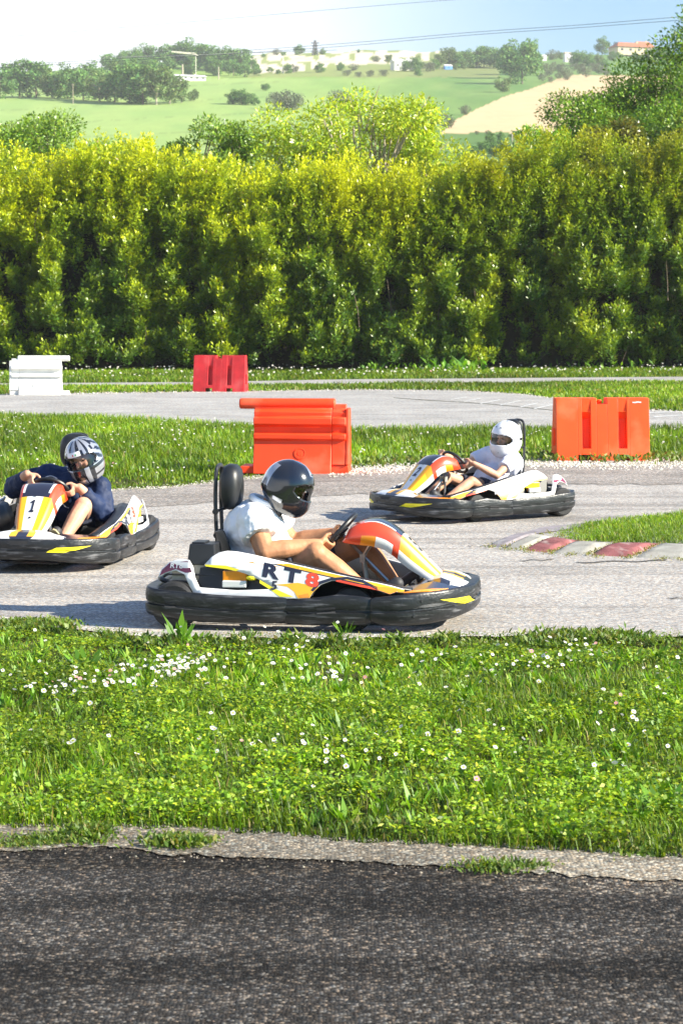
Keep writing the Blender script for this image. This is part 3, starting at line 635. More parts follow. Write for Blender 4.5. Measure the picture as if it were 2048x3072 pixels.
# ------------------------------------------------------------------ tall laurel hedge
HT = [(-900, 545), (0, 537), (70, 515), (120, 548), (190, 540), (250, 522), (300, 500), (360, 515), (440, 492), (500, 515), (560, 497), (640, 520), (700, 505), (760, 525), (800, 500), (900, 497), (960, 520), (1000, 512), (1100, 522), (1150, 545), (1200, 530), (1280, 545), (1340, 530), (1400, 515), (1480, 490), (1560, 455), (1600, 470), (1640, 445), (1700, 460), (1760, 440), (1850, 460), (1920, 440), (1980, 455), (2048, 445), (2900, 440)]
def hedge_y(x): return 69.5+.09*x
def ht(u):
    u = np.asarray(u, dtype=float); return interp(u, HT)+(fbm(u, u*0+7, 210, 33, 3)-.5)*110
def build_hedge():
    rs = np.random.RandomState(12); L = Leaves()
    ns = 23000
    x = rs.uniform(-15.5, 15.5, ns); zf = rs.rand(ns)
    u0, _ = proj(x, hedge_y(x)); hu = ht(u0); d = hedge_y(x); top = HC+(940-hu)*d/F-.5
    z = .15+zf**.9*(top-.15)
    lob = fbm(x*1.0, z*.55+40, 1.7, 51, 2); cl = fbm(x*1.15, z+17, .62, 55, 2)       # upright lobes
    gap = fbm(x*1.2+7, z*.8+9, .8, 61, 2)
    bc = np.cumsum(.75+1.0*np.random.RandomState(99).rand(40)); bc = bc-bc[-1]/2; bh = np.random.RandomState(98).rand(40)
    def bush(xx):
        d_ = np.abs(xx[:, None]-bc[None]); i_ = np.argmin(d_, 1); return np.clip(d_[np.arange(len(xx)), i_]/.62, 0, 1.3), bh[i_]
    bd, bhh = bush(x+.35*(vnoise(x, z, 1.3, 44)-.5)+.05*z)
    z = z*(1-.05*bd**2+.09*(bhh-.5))
    inset = (.95-lob)*1.3+(.9-cl)*1.9+np.clip(.38-gap, 0, 1)*5+.12*np.clip(z-3.2, 0, 5)+.5*bd**2+.35*bhh
    y = hedge_y(x)+inset-.9+rs.rand(ns)*.35
    keep = rs.rand(ns) < np.clip((cl*.8+gap*.5-.46)*7, .08, 1); x, y, z, top = x[keep], y[keep], z[keep], top[keep]; ns = len(x)
    # whole top surface too
    n2 = 7500; x2 = rs.uniform(-15.5, 15.5, n2); y2 = hedge_y(x2)+.2+2.6*rs.rand(n2); u2, _ = proj(x2, y2); z2 = HC+(940-ht(u2))*hedge_y(x2)/F-.55; tp2_ = z2+.55; z2 = z2-2.1*rs.rand(n2)**1.3*(1-.15*(y2-hedge_y(x2)))+.75*(fbm(x2, y2, .8, 71)-.5)
    bd2, bh2 = bush(x2+.05*6); z2 = z2-.55*bd2**2+.85*(bh2-.5)
    sp = rs.rand(n2) < .20; z2 = np.where(sp, tp2_-.55+.75*rs.rand(n2)**1.6, z2)
    X = np.concatenate([x, x2]); Y = np.concatenate([y, y2]); Zz = np.concatenate([z, z2]); TOP = np.concatenate([top+.5, tp2_]); N0 = len(X)
    # every shoot: an upright spray of whorled leaves
    ln = .32+.28*rs.rand(N0); ln[ns:] += .10; ax = np.stack([rs.normal(size=N0)*.28, -.38+rs.normal(size=N0)*.25, np.ones(N0)], 1); ax[ns:, 1] *= .3; ax = unit(ax)
    k = 24; t = rs.rand(N0, k); P = np.stack([X, Y, Zz], 1)[:, None]+ax[:, None]*(t*ln[:, None])[..., None]
    a = rs.rand(N0, k)*6.283; s1 = unit(np.cross(ax, np.array([[1., .1, 0]]))); s2 = np.cross(ax, s1)
    rad = s1[:, None]*np.cos(a)[..., None]+s2[:, None]*np.sin(a)[..., None]
    P = P+rad*(.02+.05*rs.rand(N0, k))[..., None]
    U = rad*.85+ax[:, None]*(.25+.9*t)[..., None]; Nn = ax[:, None]*.9-rad*.35+rs.normal(size=(N0, k, 3))*.35
    P = P.reshape(-1, 3); U = U.reshape(-1, 3); Nn = Nn.reshape(-1, 3); n = len(P)
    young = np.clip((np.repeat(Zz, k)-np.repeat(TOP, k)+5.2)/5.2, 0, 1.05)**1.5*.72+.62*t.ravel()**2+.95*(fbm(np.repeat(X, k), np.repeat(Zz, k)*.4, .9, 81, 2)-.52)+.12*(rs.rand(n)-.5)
    east = np.clip((P[:, 0]+1)/10, 0, 1)       # new leaves take a darker tone towards the right
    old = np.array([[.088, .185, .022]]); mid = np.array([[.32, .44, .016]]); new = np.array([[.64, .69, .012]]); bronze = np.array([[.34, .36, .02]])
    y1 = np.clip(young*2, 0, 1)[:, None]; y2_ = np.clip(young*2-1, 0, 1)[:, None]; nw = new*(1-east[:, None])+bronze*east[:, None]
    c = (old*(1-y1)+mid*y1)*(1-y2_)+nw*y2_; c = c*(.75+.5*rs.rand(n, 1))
    dead = rs.rand(n) < .006; c[dead] = (.30, .20, .05)
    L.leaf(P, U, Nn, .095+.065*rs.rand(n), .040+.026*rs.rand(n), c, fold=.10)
    return L.mesh('foliage', M['leaf'])
hedge = empty('hedge', (0, 70, 0), 0, 'tall dense laurel hedge with yellow green new shoots, running across behind the circuit', 'hedge')
fo = link('foliage', build_hedge(), hedge); fo.location = (0, -70, 0)
mb = MB(); rr = random.Random(3)
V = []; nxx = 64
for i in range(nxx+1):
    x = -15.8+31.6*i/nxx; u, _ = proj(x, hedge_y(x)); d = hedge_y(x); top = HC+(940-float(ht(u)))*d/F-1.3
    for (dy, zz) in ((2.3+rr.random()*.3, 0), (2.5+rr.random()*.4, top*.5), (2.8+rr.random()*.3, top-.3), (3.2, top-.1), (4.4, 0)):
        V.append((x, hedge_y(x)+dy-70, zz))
mb.add(V, [(i*5+j, (i+1)*5+j, (i+1)*5+j+1, i*5+j+1) for i in range(nxx) for j in range(4)], M['shade_core'])  # dark solid core standing in for the shade deep inside the hedge
for i in range(24):
    x = rr.uniform(-15, 15); y = hedge_y(x)-70+rr.uniform(.5, 1.4); z = rr.uniform(.2, 5.5)
    mb.tube([(x, y, z-.6 if z > .8 else 0), (x+rr.uniform(-.1, .1), y-.1, z), (x+rr.uniform(-.3, .3), y-.25, z+rr.uniform(.5, 1.1))], [.02, .014, .006], M['bark'], 4)
mb.build('branches', hedge)

# ------------------------------------------------------------------ trees
def tree_meshes(seed, h, r, n, lsize, cols, w, crown0=.25, clumps=26, shape=1.0, droop=0, bark='bark', trunk=True, lw=.45, leafm='leaf', limbs=9, flat=.6, tight=.32):
    rs = np.random.RandomState(seed); L = Leaves(); cz = h*(crown0+(1-crown0)/2); rz = h*(1-crown0)/2
    cc = []
    for i in range(clumps):
        d = rs.normal(size=3); d /= np.linalg.norm(d); q = rs.uniform(.45, .95)
        cc.append((d[0]*r*q, d[1]*r*q, cz+d[2]*rz*q*.95))
    cc = np.array(cc); cr = r*tight*(.7+.6*rs.rand(clumps)); per = n//clumps
    for i in range(clumps):
        m = int(per*(cr[i]/(r*tight))**2)+3; d = rnd_dir(rs, m); rad = cr[i]*(.5+.55*rs.rand(m))[:, None]
        P = cc[i]+d*rad*np.array([[1, 1, .72]]); U = d*.6+rs.normal(size=(m, 3))*.6+np.array([[0, 0, .15-droop]]); N = d+rs.normal(size=(m, 3))*.5+np.array([[0, 0, .5]])
        c = palette(rs, m, cols, w, .25)*(.85+.3*rs.rand()); c = c*(.85+.3*rs.rand(1, 1))
        L.leaf(P, U, N, lsize*(.7+.6*rs.rand(m)), lsize*lw*(.7+.6*rs.rand(m)), c)
    crown = L.mesh('crown', M[leafm])
    mb = MB(); rr = random.Random(seed); tr = max(.05, h*.018)
    pts = [Vector((0, 0, -.3))]+[Vector((rr.uniform(-.03, .03)*h*k/4, rr.uniform(-.03, .03)*h*k/4, h*.75*k/4)) for k in range(1, 5)]
    mb.tube(pts, [tr*1.2, tr, tr*.8, tr*.55, tr*.2], M[bark], 7)
    idx = np.argsort(rs.rand(clumps))[:limbs]
    for i in idx:
        e = Vector(cc[i]); z0 = min(max(e.z*.45, h*.12), h*.6); k = min(int(z0/(h*.75)*4), 3); s0 = pts[k].lerp(pts[k+1], z0/(h*.75)*4-k) if z0 > 0 else pts[0]
        m1 = s0.lerp(e, .5)+Vector((0, 0, .06*h)); mb.tube([s0, s0.lerp(m1, .5)+Vector((0, 0, -.01*h)), m1, e], [tr*.5, tr*.4, tr*.28, tr*.08], M[bark], 5)
        for q in range(3):
            e2 = e+Vector((rr.uniform(-1, 1), rr.uniform(-1, 1), rr.uniform(-.2, .9)))*r*.28; mb.tube([m1, m1.lerp(e2, .55)+Vector((0, 0, .02*h)), e2], [tr*.2, tr*.13, tr*.04], M[bark], 4)
    me = mb.build('trunk'); td = me.data; bpy.data.objects.remove(me)
    return crown, td
def put_tree(name, meshes, p, s=1.0, rz=0.0, label=None, cat='tree', group=None, sz=None):
    o = empty(name, p, rz, label, cat, group); o.scale = (s, s, sz or s)
    link('crown', meshes[0], o); link('trunk', meshes[1], o); return o
GR_Y = [(.38, .50, .02), (.50, .60, .03), (.22, .34, .02)]
GR_M = [(.17, .30, .03), (.27, .40, .04), (.10, .19, .03)]
GR_D = [(.12, .24, .018), (.23, .37, .022), (.06, .13, .015)]
def ground_pt(u, D, z=0): p = A(u, 900, D); return Vector((p.x, D, z))
# the yellow green tree over the hedge
put_tree('walnut_tree', tree_meshes(101, 11.4, 3.6, 22000, .17, GR_Y, [3, 4, 1], .24, 48, bark='bark_pale', droop=.35, limbs=26, tight=.25, lw=.38), ground_pt(1075, 79), label='yellow green broadleaf tree with pale bare branches rising behind the middle of the hedge')
put_tree('walnut_tree', tree_meshes(102, 9.2, 2.3, 5000, .20, GR_Y, [3, 3, 2], .5, 16, bark='bark_pale', droop=.3, limbs=10, tight=.28, lw=.38), ground_pt(900, 78), label='lower yellow green tree just left of the tallest yellow tree')
put_tree('walnut_tree', tree_meshes(112, 8.5, 1.8, 3200, .19, GR_Y, [3, 3, 2], .5, 12, bark='bark_pale', droop=.3, limbs=10, tight=.3, lw=.38), ground_pt(1285, 78), label='small yellow green tree at the right foot of the tallest yellow tree')
# left leafy trees
tl = tree_meshes(103, 10.5, 2.9, 24000, .15, GR_M, [3, 3, 1], .35, 30, limbs=8, tight=.34)
put_tree('poplar_tree', tl, ground_pt(165, 88), label='mid green leafy tree above the left end of the hedge')
put_tree('poplar_tree', tl, ground_pt(330, 86), .88, 2.0, 'small green tree poking over the hedge right of the left leafy tree')
put_tree('poplar_tree', tl, ground_pt(-20, 86), .95, 4.0, 'green tree cut by the left edge of the picture above the hedge')
put_tree('young_tree', tree_meshes(104, 9.6, 1.8, 6000, .16, GR_M, [3, 3, 1], .4, 16, limbs=6), ground_pt(565, 84), label='green treetop behind the yellow shoots left of centre')
put_tree('young_tree', tree_meshes(105, 9.4, 1.9, 6000, .16, GR_M, [3, 3, 2], .4, 16, limbs=6), ground_pt(730, 85), 1.0, 1.0, 'green treetop just left of the yellow green tree')
# right group
tr_ = tree_meshes(106, 13.2, 3.7, 60000, .15, GR_D, [3, 3, 2], .15, 60, tight=.36)
put_tree('oak_tree', tr_, ground_pt(2085, 84), 1.04, 0, 'tall dark green tree filling the upper right corner')
put_tree('oak_tree', tr_, ground_pt(2300, 82), 1.05, 1.2, 'dark tree at the right edge, beyond the tallest right hand tree')
put_tree('oak_tree', tree_meshes(107, 12.0, 2.5, 32000, .14, GR_M[:1]+GR_D[:2], [3, 2, 3], .2, 40, tight=.40), ground_pt(1885, 82), 1, 2, 'rounded green tree left of the tall dark tree')
put_tree('oak_tree', tree_meshes(108, 11.2, 2.0, 22000, .14, GR_M[:1]+GR_D[:2], [3, 3, 1], .2, 32, tight=.42), ground_pt(1785, 83), 1.0, 0, 'green tree on the slope of treetops beside the tan field')
put_tree('oak_tree', tree_meshes(118, 10.0, 1.55, 14000, .14, GR_M[:1]+GR_D[:2], [2, 3, 1], .25, 26, tight=.45), ground_pt(1700, 84), 1.0, 3.0, 'low green tree overlapping the right end of the tan field')
put_tree('oak_tree', tree_meshes(119, 10.6, 2.5, 26000, .15, GR_M[:2]+GR_D[:1], [3, 2, 3], .2, 40, tight=.40), ground_pt(1975, 79), 1, 1.0, 'sunlit green crown in front of the tallest dark tree at the right')
put_tree('young_tree', tl, ground_pt(470, 88), .84, 1.0, 'green crown behind the hedge between the left trees and the yellow shoots')
put_tree('bright_bush', tree_meshes(109, 8.7, 1.6, 6000, .13, [(.17, .38, .02), (.26, .46, .03)], [2, 2], .45, 16, limbs=4), ground_pt(1625, 78), label='fresh bright green bush top above the right half of the hedge')
put_tree('bronze_tree', tree_meshes(110, 9.2, 1.9, 10000, .15, [(.18, .17, .02), (.22, .24, .03), (.10, .12, .02)], [2, 3, 2], .4, 20, droop=.3, limbs=8, bark='bark_pale'), ground_pt(1840, 77), label='olive bronze leafy tree in front of the dark right hand trees')
put_tree('bronze_tree', tree_meshes(111, 9.2, 2.0, 8000, .16, [(.13, .20, .02), (.2, .28, .03), (.08, .14, .02)], [2, 3, 2], .4, 16, limbs=6), ground_pt(2030, 76), label='mid green treetop at the right edge just above the hedge')
# distant trees
BLUE_D = [(.11, .235, .06), (.19, .33, .08), (.065, .14, .045)]
OLIVE = [(.15, .18, .11), (.20, .23, .15), (.10, .12, .07)]
LITE = [(.13, .21, .06), (.2, .28, .09), (.09, .14, .05)]
proto = [tree_meshes(200+i, 10, 3.9+.3*(i % 3), 2600, .62, BLUE_D, [3, 3, 1], -.05, 34, leafm='farleaf', limbs=3, lw=.7, tight=.38) for i in range(4)]
protoL = [tree_meshes(210+i, 10, 3.4, 2000, .6, LITE, [3, 3, 1], .0, 28, leafm='farleaf', bark='bark_pale', limbs=6, lw=.6) for i in range(3)]
protoO = [tree_meshes(220+i, 10, 5.6, 1200, .8, OLIVE, [3, 3, 1], .1, 20, leafm='farleaf', limbs=5, lw=.6, tight=.38) for i in range(2)]
cyp = tree_meshes(230, 10, 1.9, 1200, .6, [(.02, .045, .018), (.03, .06, .02)], [1, 1], .02, 26, leafm='farleaf', limbs=2, tight=.5)
rr = random.Random(77)
def far_tree(kind, u, vb, hpx, label, group, name='tree', fat=1.0):
    D = Dist(vb); p = A(u, vb+1.5, D); s = hpx*D/F/10
    ms = {'d': proto, 'l': protoL, 'o': protoO, 'c': [cyp]}[kind]
    o = put_tree(name, rr.choice(ms), p, s*fat, rr.uniform(0, 6), label, 'tree', group, s); return o
lab = 'blue green tree in the wood on the left hillside above the pale field'
for u, vb, h in ((-60, 300, 95), (0, 296, 100), (60, 292, 112), (110, 292, 118), (160, 294, 105), (205, 296, 100), (250, 300, 105), (300, 304, 110), (345, 307, 108), (390, 310, 122), (430, 312, 130), (470, 314, 122), (510, 312, 110), (545, 308, 84), (30, 280, 85), (130, 276, 90), (270, 284, 98), (370, 288, 105), (450, 292, 105), (580, 302, 40)):
    far_tree('l' if (u // 10) % 7 in (2, 5) else 'd', u, vb, h*rr.uniform(.92, 1.06), lab, 'trees of the left hillside wood', fat=1.15)
lab = 'hazy tree in the far wood on the ridge behind the crane'
for u, vb, h in ((330, 215, 58), (365, 210, 62), (400, 208, 68), (440, 206, 72), (480, 205, 76), (520, 204, 78), (560, 204, 84), (590, 206, 84), (620, 208, 82), (655, 210, 76), (690, 212, 76), (720, 214, 70), (755, 218, 44), (500, 225, 66), (570, 226, 66), (640, 226, 66), (700, 228, 60), (430, 224, 58), (380, 222, 50), (735, 232, 48), (770, 228, 36)):
    far_tree('d', u, vb, h*rr.uniform(.9, 1.05), lab, 'trees of the far ridge wood', fat=1.2)
lab = 'small tree or shrub on the pale cliff and ridge in the distance'
for u, vb, h, k in ((810, 218, 20, 'd'), (835, 222, 16, 'd'), (865, 220, 30, 'd'), (880, 217, 26, 'o'), (960, 218, 32, 'd'), (1020, 212, 26, 'd'), (1060, 212, 22, 'o'), (790, 172, 14, 'd'), (830, 165, 20, 'o'), (850, 168, 16, 'd'), (895, 165, 32, 'd'), (945, 165, 20, 'd'), (968, 164, 20, 'd'), (1075, 158, 12, 'd'), (1130, 186, 20, 'o'), (1165, 190, 30, 'l'), (1195, 200, 28, 'd'), (1235, 200, 30, 'd'), (1265, 208, 22, 'o'), (1290, 215, 28, 'o'), (1040, 228, 20, 'o'), (1075, 232, 18, 'o'), (1110, 230, 20, 'o'), (1150, 230, 22, 'o'), (1255, 228, 22, 'd')):
    far_tree(k, u, vb, h, lab, 'scattered trees on the distant cliff', fat=1.2)
lab = 'tree in the mixed row along the top of the green hillside'
for u, vb, h, k in ((1320, 206, 52, 'l'), (1345, 205, 70, 'l'), (1300, 212, 40, 'd'), (1375, 205, 50, 'd'), (1400, 204, 56, 'd'), (1430, 203, 62, 'd'), (1450, 202, 70, 'd'), (1480, 202, 60, 'd'), (1390, 208, 30, 'l'), (1365, 210, 24, 'l'), (1245, 214, 44, 'd'), (1215, 214, 36, 'd'), (1500, 205, 66, 'd')):
    far_tree(k, u, vb, h, lab, 'trees in the row on the green hillside', fat=1.1)
far_tree('d', 1565, 252, 138, 'largest dark tree at the corner of the green field, tallest on the skyline', None, fat=.95)
far_tree('d', 1530, 235, 110, 'dark tree leaning against the left of the largest skyline tree', None, fat=.9)
far_tree('d', 1585, 225, 112, 'dark tree behind the right side of the largest skyline tree', None, fat=.8)
far_tree('l', 1508, 277, 54, 'round light green tree standing alone at the edge of the tan field', None, fat=1.3)
far_tree('o', 1396, 345, 32, 'small round bush low on the green field by the tan slope', None, fat=.9)
far_tree('d', 797, 272, 24, 'single small round tree alone in the middle of the pale green hillside', None, fat=1.3)
lab = 'tree of the small clump in the middle of the pale fields'
for u, vb, h in ((700, 312, 44), (725, 313, 46), (745, 314, 38), (765, 316, 28)): far_tree('d', u, vb, h, lab, 'trees of the middle clump', fat=1.3)
lab = 'grey green tree low on the hillside behind the yellow tree'
for u, vb, h in ((830, 325, 50), (860, 330, 62), (885, 330, 52), (1015, 330, 60), (1040, 345, 50)): far_tree('o', u, vb, h, lab, 'grey green trees behind the yellow tree', fat=1.0)
lab = 'silvery olive tree at the top of the tan slope'
for u, vb, h in ((1625, 244, 26), (1640, 228, 40), (1665, 214, 30), (1685, 222, 34), (1700, 240, 34), (1720, 214, 26), (1740, 222, 32), (1757, 232, 32), (1780, 214, 28), (1795, 222, 34), (1815, 226, 26), (1650, 248, 20), (1675, 236, 20)):
    far_tree('o', u, vb, h, lab, 'olive trees above the tan slope', 'olive_tree', fat=.9)
lab = 'shrub on the skyline between the shed and the red roofed house'
for u, vb, h, k in ((1655, 180, 32, 'o'), (1680, 178, 28, 'l'), (1725, 196, 44, 'd'), (1745, 198, 46, 'd'), (1765, 198, 40, 'd'), (1795, 196, 42, 'l'), (1835, 182, 30, 'd'), (1855, 180, 28, 'd'), (1905, 185, 30, 'd'), (1925, 185, 24, 'd'), (1815, 205, 30, 'd'), (1950, 190, 46, 'd'), (1990, 190, 54, 'd')):
    far_tree(k, u, vb, h, lab, 'shrubs along the right skyline', 'shrub', fat=1.1)
far_tree('d', 1806, 160, 50, 'dark round tree left of the red roofed house', None, fat=1.05)
far_tree('c', 1848, 162, 42, 'slim dark cypress in front of the red roofed house', None, 'cypress_tree', fat=1.0)
lab = 'bush of the dark clump below the tan slope'
for u, vb, h, k in ((1420, 468, 40, 'd'), (1400, 478, 34, 'd'), (1450, 462, 48, 'd'), (1480, 468, 50, 'd'), (1510, 470, 62, 'd'), (1540, 470, 52, 'd'), (1560, 462, 52, 'd'), (1470, 430, 40, 'd'), (1500, 425, 36, 'd'), (1430, 404, 14, 'o'), (1465, 405, 18, 'o'), (1380, 480, 26, 'd'), (1540, 420, 36, 'd')):
    far_tree(k, u, vb, h*.9, lab, 'bushes below the tan slope', 'bush', fat=1.0)
far_tree('o', 1340, 385, 44, 'bare purplish thicket left of the tan slope', None, 'thicket')
far_tree('o', 1290, 385, 36, 'pale thicket beyond the right side of the yellow tree', None, 'thicket')
# ------------------------------------------------------------------ distant buildings, crane, poles, wires
def on_hill(u, v): return A(u, v, Dist(v))
def house(name, u, v, wpx, hpx, label, wall='wall', roof='roof', rpx=None, ry=.35, wins=4, cat='house', hip=True):
    p = on_hill(u, v); D = p.y; k = D/F; w = wpx*k; h = hpx*k; d = w*.55; rh = (rpx or hpx*.6)*k
    o = empty(name, p, ry, label, cat)
    MB().box((0, 0, h/2-.5), (w, d, h+1), M[wall]).build('wall', o)
    e = w*.04; t = .25 if hip else .5
    V = [(-w/2-e, -d/2-e, h), (w/2+e, -d/2-e, h), (w/2+e, d/2+e, h), (-w/2-e, d/2+e, h), (-w*(.5-t*.6), 0, h+rh), (w*(.5-t*.6), 0, h+rh)]
    if not hip: V[4] = (-w/2-e, 0, h+rh); V[5] = (w/2+e, 0, h+rh)
    r = MB().add(V, [(0, 1, 5, 4), (1, 2, 5), (2, 3, 4, 5), (3, 0, 4), (3, 2, 1, 0)], M[roof]).build('roof', o)
    if w > 8: MB().box((w*.2, 0, h+rh*.8), (w*.05, w*.05, rh*.8), M[wall]).build('chimney', r)
    for i in range(wins):
        MB().box((-w/2+w*(i+.5)/wins, -d/2-.03, h*.55), (w*.07, .08, h*.35), M['window']).build('window', o)
    return o
house('house', 1888, 163, 110, 18, 'cream farmhouse with a broad red tiled roof on the right skyline', rpx=16)
house('house_annex', 1925, 158, 60, 16, 'higher red roofed wing behind the cream farmhouse', rpx=16, wins=2)
house('shed', 1612, 182, 46, 12, 'low white shed with a flat pale roof right of the tallest skyline tree', 'wall_white', 'wall_white', 6, wins=2, hip=False, cat='shed')
house('shed', 1703, 186, 26, 24, 'grey white narrow building among the skyline shrubs', 'wall_white', 'bark_pale', 5, wins=2, hip=False, cat='shed')
house('shed', 1343, 208, 24, 9, 'small blue sheeted hut below the tree row', 'blue', 'wall_white', 5, wins=1, hip=False, cat='shed')
house('ruined_house', 1205, 210, 60, 22, 'broken white farmhouse half hidden by shrubs on the distant cliff', 'wall_white', 'wall_white', 10, wins=3, hip=False)
house('warehouse', 568, 242, 88, 10, 'long low white warehouse under the crane', 'wall_white', 'wall_white', 7, wins=5, hip=False, cat='warehouse')
def pole(name, u, v, hpx, r, label, m='bark_pale', cross=True, cat='pole'):
    p = on_hill(u, v); k = p.y/F; h = hpx*k; o = empty(name, p, 0, label, cat); MB().tube([(0, 0, -1), (0, 0, h)], [r, r*.7], M[m], 6).build('post', o)
    if cross: MB().box((0, 0, h*.93), (h*.12, .12, .15), M[m]).build('crossarm', o)
    return o
c_ = on_hill(588, 238); k_ = c_.y/F; o = empty('tower_crane', c_, 0, 'pale yellow tower crane on the distant ridge at the left', 'crane')
MB().box((0, 0, 34*k_), (2.2*k_, 2.2*k_, 72*k_), M['crane']).build('mast', o)
mb = MB()
for i in range(14):
    x0 = -72*k_+i*5.4*k_; z0 = 72*k_+8*k_*(1-i/13); mb.tube([(x0, 0, z0), (x0+5.4*k_, 0, z0-.6*k_)], .22, M['crane'], 4); mb.tube([(x0, 0, z0), (x0+2.7*k_, 0, z0+3*k_), (x0+5.4*k_, 0, z0-.6*k_)], .12, M['crane'], 4)
mb.tube([(-72*k_, 0, 81*k_), (0, 0, 76*k_)], .15, M['crane'], 4); mb.build('jib', o)
mb = MB(); mb.box((5*k_, 0, 70*k_), (4*k_, 1.5*k_, 3*k_), M['crane']); mb.build('counterweight', o)
pole('utility_pole', 548, 236, 42, .5, 'short pale mast left of the crane')
pole('utility_pole', 656, 238, 36, .3, 'thin pole right of the crane by the ridge wood', cross=False)
pole('utility_pole', 849, 220, 48, .3, 'thin white pole on the pale cliff', 'wall_white', cross=False)
pole('utility_pole', 1535, 432, 32, .18, 'thin grey pole in the clump below the tan slope', cross=False)
pole('utility_pole', 674, 398, 40, .14, 'thin white post in the pale field', 'wall_white', cross=False)
pole('utility_pole', 220, 312, 60, .12, 'thin pale pole in front of the left wood', 'bark_pale')
p = on_hill(945, 166); k = p.y/F; o = empty('pylon', p, 0, 'tiny lattice pylon on the distant skyline', 'pylon'); mb = MB()
for s_ in (-1, 1):
    mb.tube([(s_*8*k, 0, 0), (s_*1.5*k, 0, 44*k)], .35, M['wire'], 4)
for i in range(6): z_ = i*7*k; mb.tube([(-(8-i)*k, 0, z_), ((7-i)*k, 0, z_+7*k)], .2, M['wire'], 4)
mb.build('tower', o); MB().box((0, 0, 36*k), (24*k, .4, .5), M['wire']).box((0, 0, 28*k), (18*k, .4, .5), M['wire']).build('crossarm', o)
def wire(pts, D0, D1, r, label, group=None):
    P = []
    for i, (u, v) in enumerate(pts):
        t = i/(len(pts)-1); P.append(A(u, v, D0+(D1-D0)*t))
    P = catmull(P, 8); o = MB().tube(P, r, M['wire'], 5).build('power_line'); tag(o, label, 'power line', group); return o
wire([(-900, 190), (-200, 128), (400, 80), (1024, 26), (1400, -4), (2300, -70)], 150, 130, .012, 'highest power line leaving the top edge of the picture')
wire([(-900, 230), (0, 196), (900, 140), (1400, 98), (1750, 74), (2048, 50), (2600, 10)], 150, 120, .014, 'upper of the two power lines reaching the right edge')
wire([(-900, 234), (0, 202), (900, 148), (1400, 106), (1750, 82), (2048, 60), (2600, 22)], 150, 120, .014, 'lower of the two power lines reaching the right edge')
wire([(-300, 60), (0, 69), (180, 67), (400, 60)], 160, 160, .006, 'short faint wire at the far left of the sky')
wire([(310, 172), (500, 168), (700, 160), (900, 154), (1010, 150)], 700, 760, .10, 'distant cable running past the crane to the pylon')

# ------------------------------------------------------------------ the air
def haze_box(x0, x1, y0, y1, z0, z1, dens):
    m = bpy.data.materials.new('haze'); m.use_nodes = True; n, l = nodes(m); n.remove(n['Principled BSDF'])
    pv = n.new('ShaderNodeVolumePrincipled'); pv.inputs['Color'].default_value = (.97, .98, 1, 1); pv.inputs['Density'].default_value = dens; pv.inputs['Anisotropy'].default_value = 0
    l.new(pv.outputs[0], n['Material Output'].inputs['Volume'])
    o = MB().box(((x0+x1)/2, (y0+y1)/2, (z0+z1)/2), (x1-x0, y1-y0, z1-z0), m).build('haze'); o['kind'] = 'stuff'; return o
haze_box(-2600, 2600, -60, 5700, -45, 330, .00019)
# ------------------------------------------------------------------ plastic barriers
def barrier_a(name, p, rz, m, label, flip=1, rot=None):
    """moulded barrier with a round rail on top and two long ribs"""
    mb = MB(); f = flip
    prof = [(.27, 0), (.235, .10), (.165, .28), (.150, .385), (.185, .40), (.185, .455), (.120, .475), (.128, .545), (.185, .57), (.185, .645), (.105, .66), (.110, .71), (.05, .745), (.04, .80)]
    full = [(-y, z) for y, z in prof]+[(y, z) for y, z in reversed(prof)]
    def ext(x0, x1, pr, mat_):
        n = len(pr); V = [(x, y, z) for x in (x0, x1) for y, z in pr]
        mb.add(V, [(i, (i+1) % n, n+(i+1) % n, n+i) for i in range(n)]+[tuple(range(n)), tuple(range(n, 2*n))[::-1]], mat_)
    ext(f*-.545, f*.36, full, m)
    up = [(y, z) for y, z in prof if z > .2]; up = [(.215, .105)]+up; up = [(-y, z) for y, z in up]+[(y, z) for y, z in reversed(up)]
    ext(f*.3605, f*.525, up, m)
    # end frame without the ribs, a little prouder, standing clear of the ground
    endp = [(-y, z) for y, z in ((.225, .105), (.172, .28), (.155, .40), (.145, .55), (.13, .70), (.11, .755))]; endp = endp+[(-y, z) for y, z in reversed(endp)]
    ext(f*.5255, f*.565, endp, m)
    # feet
    mb.box((f*-.62, 0, .045), (.15, .44, .085), m); mb.box((f*.45, 0, .05), (.22, .40, .10), m)
    # rail
    P = []; rr = []
    for k in range(9):
        P.append((f*(-.715+1.10*k/8), 0, .805)); rr.append(.062)
    P = [(f*-.725, 0, .805)]+P+[(f*.395, 0, .805)]; rr = [.045]+rr+[.045]
    mb.tube(P, rr, m, 16)
    o = mb.build(name, smooth=True, bevel=.010, auto=28); o.location = p; o.rotation_euler = rot or (0, 0, rz)
    tag(o, label, 'barrier', 'plastic barriers')
    r = MB(); r.lathe([(.068, -.002), (.068, .004), (.058, .006), (.056, .001), (.03, .001), (.028, .005)], (f*-.005, -.188, .235), (0, -.93, .35), m, 28); e = r.build('emblem', o, smooth=True)
    return o
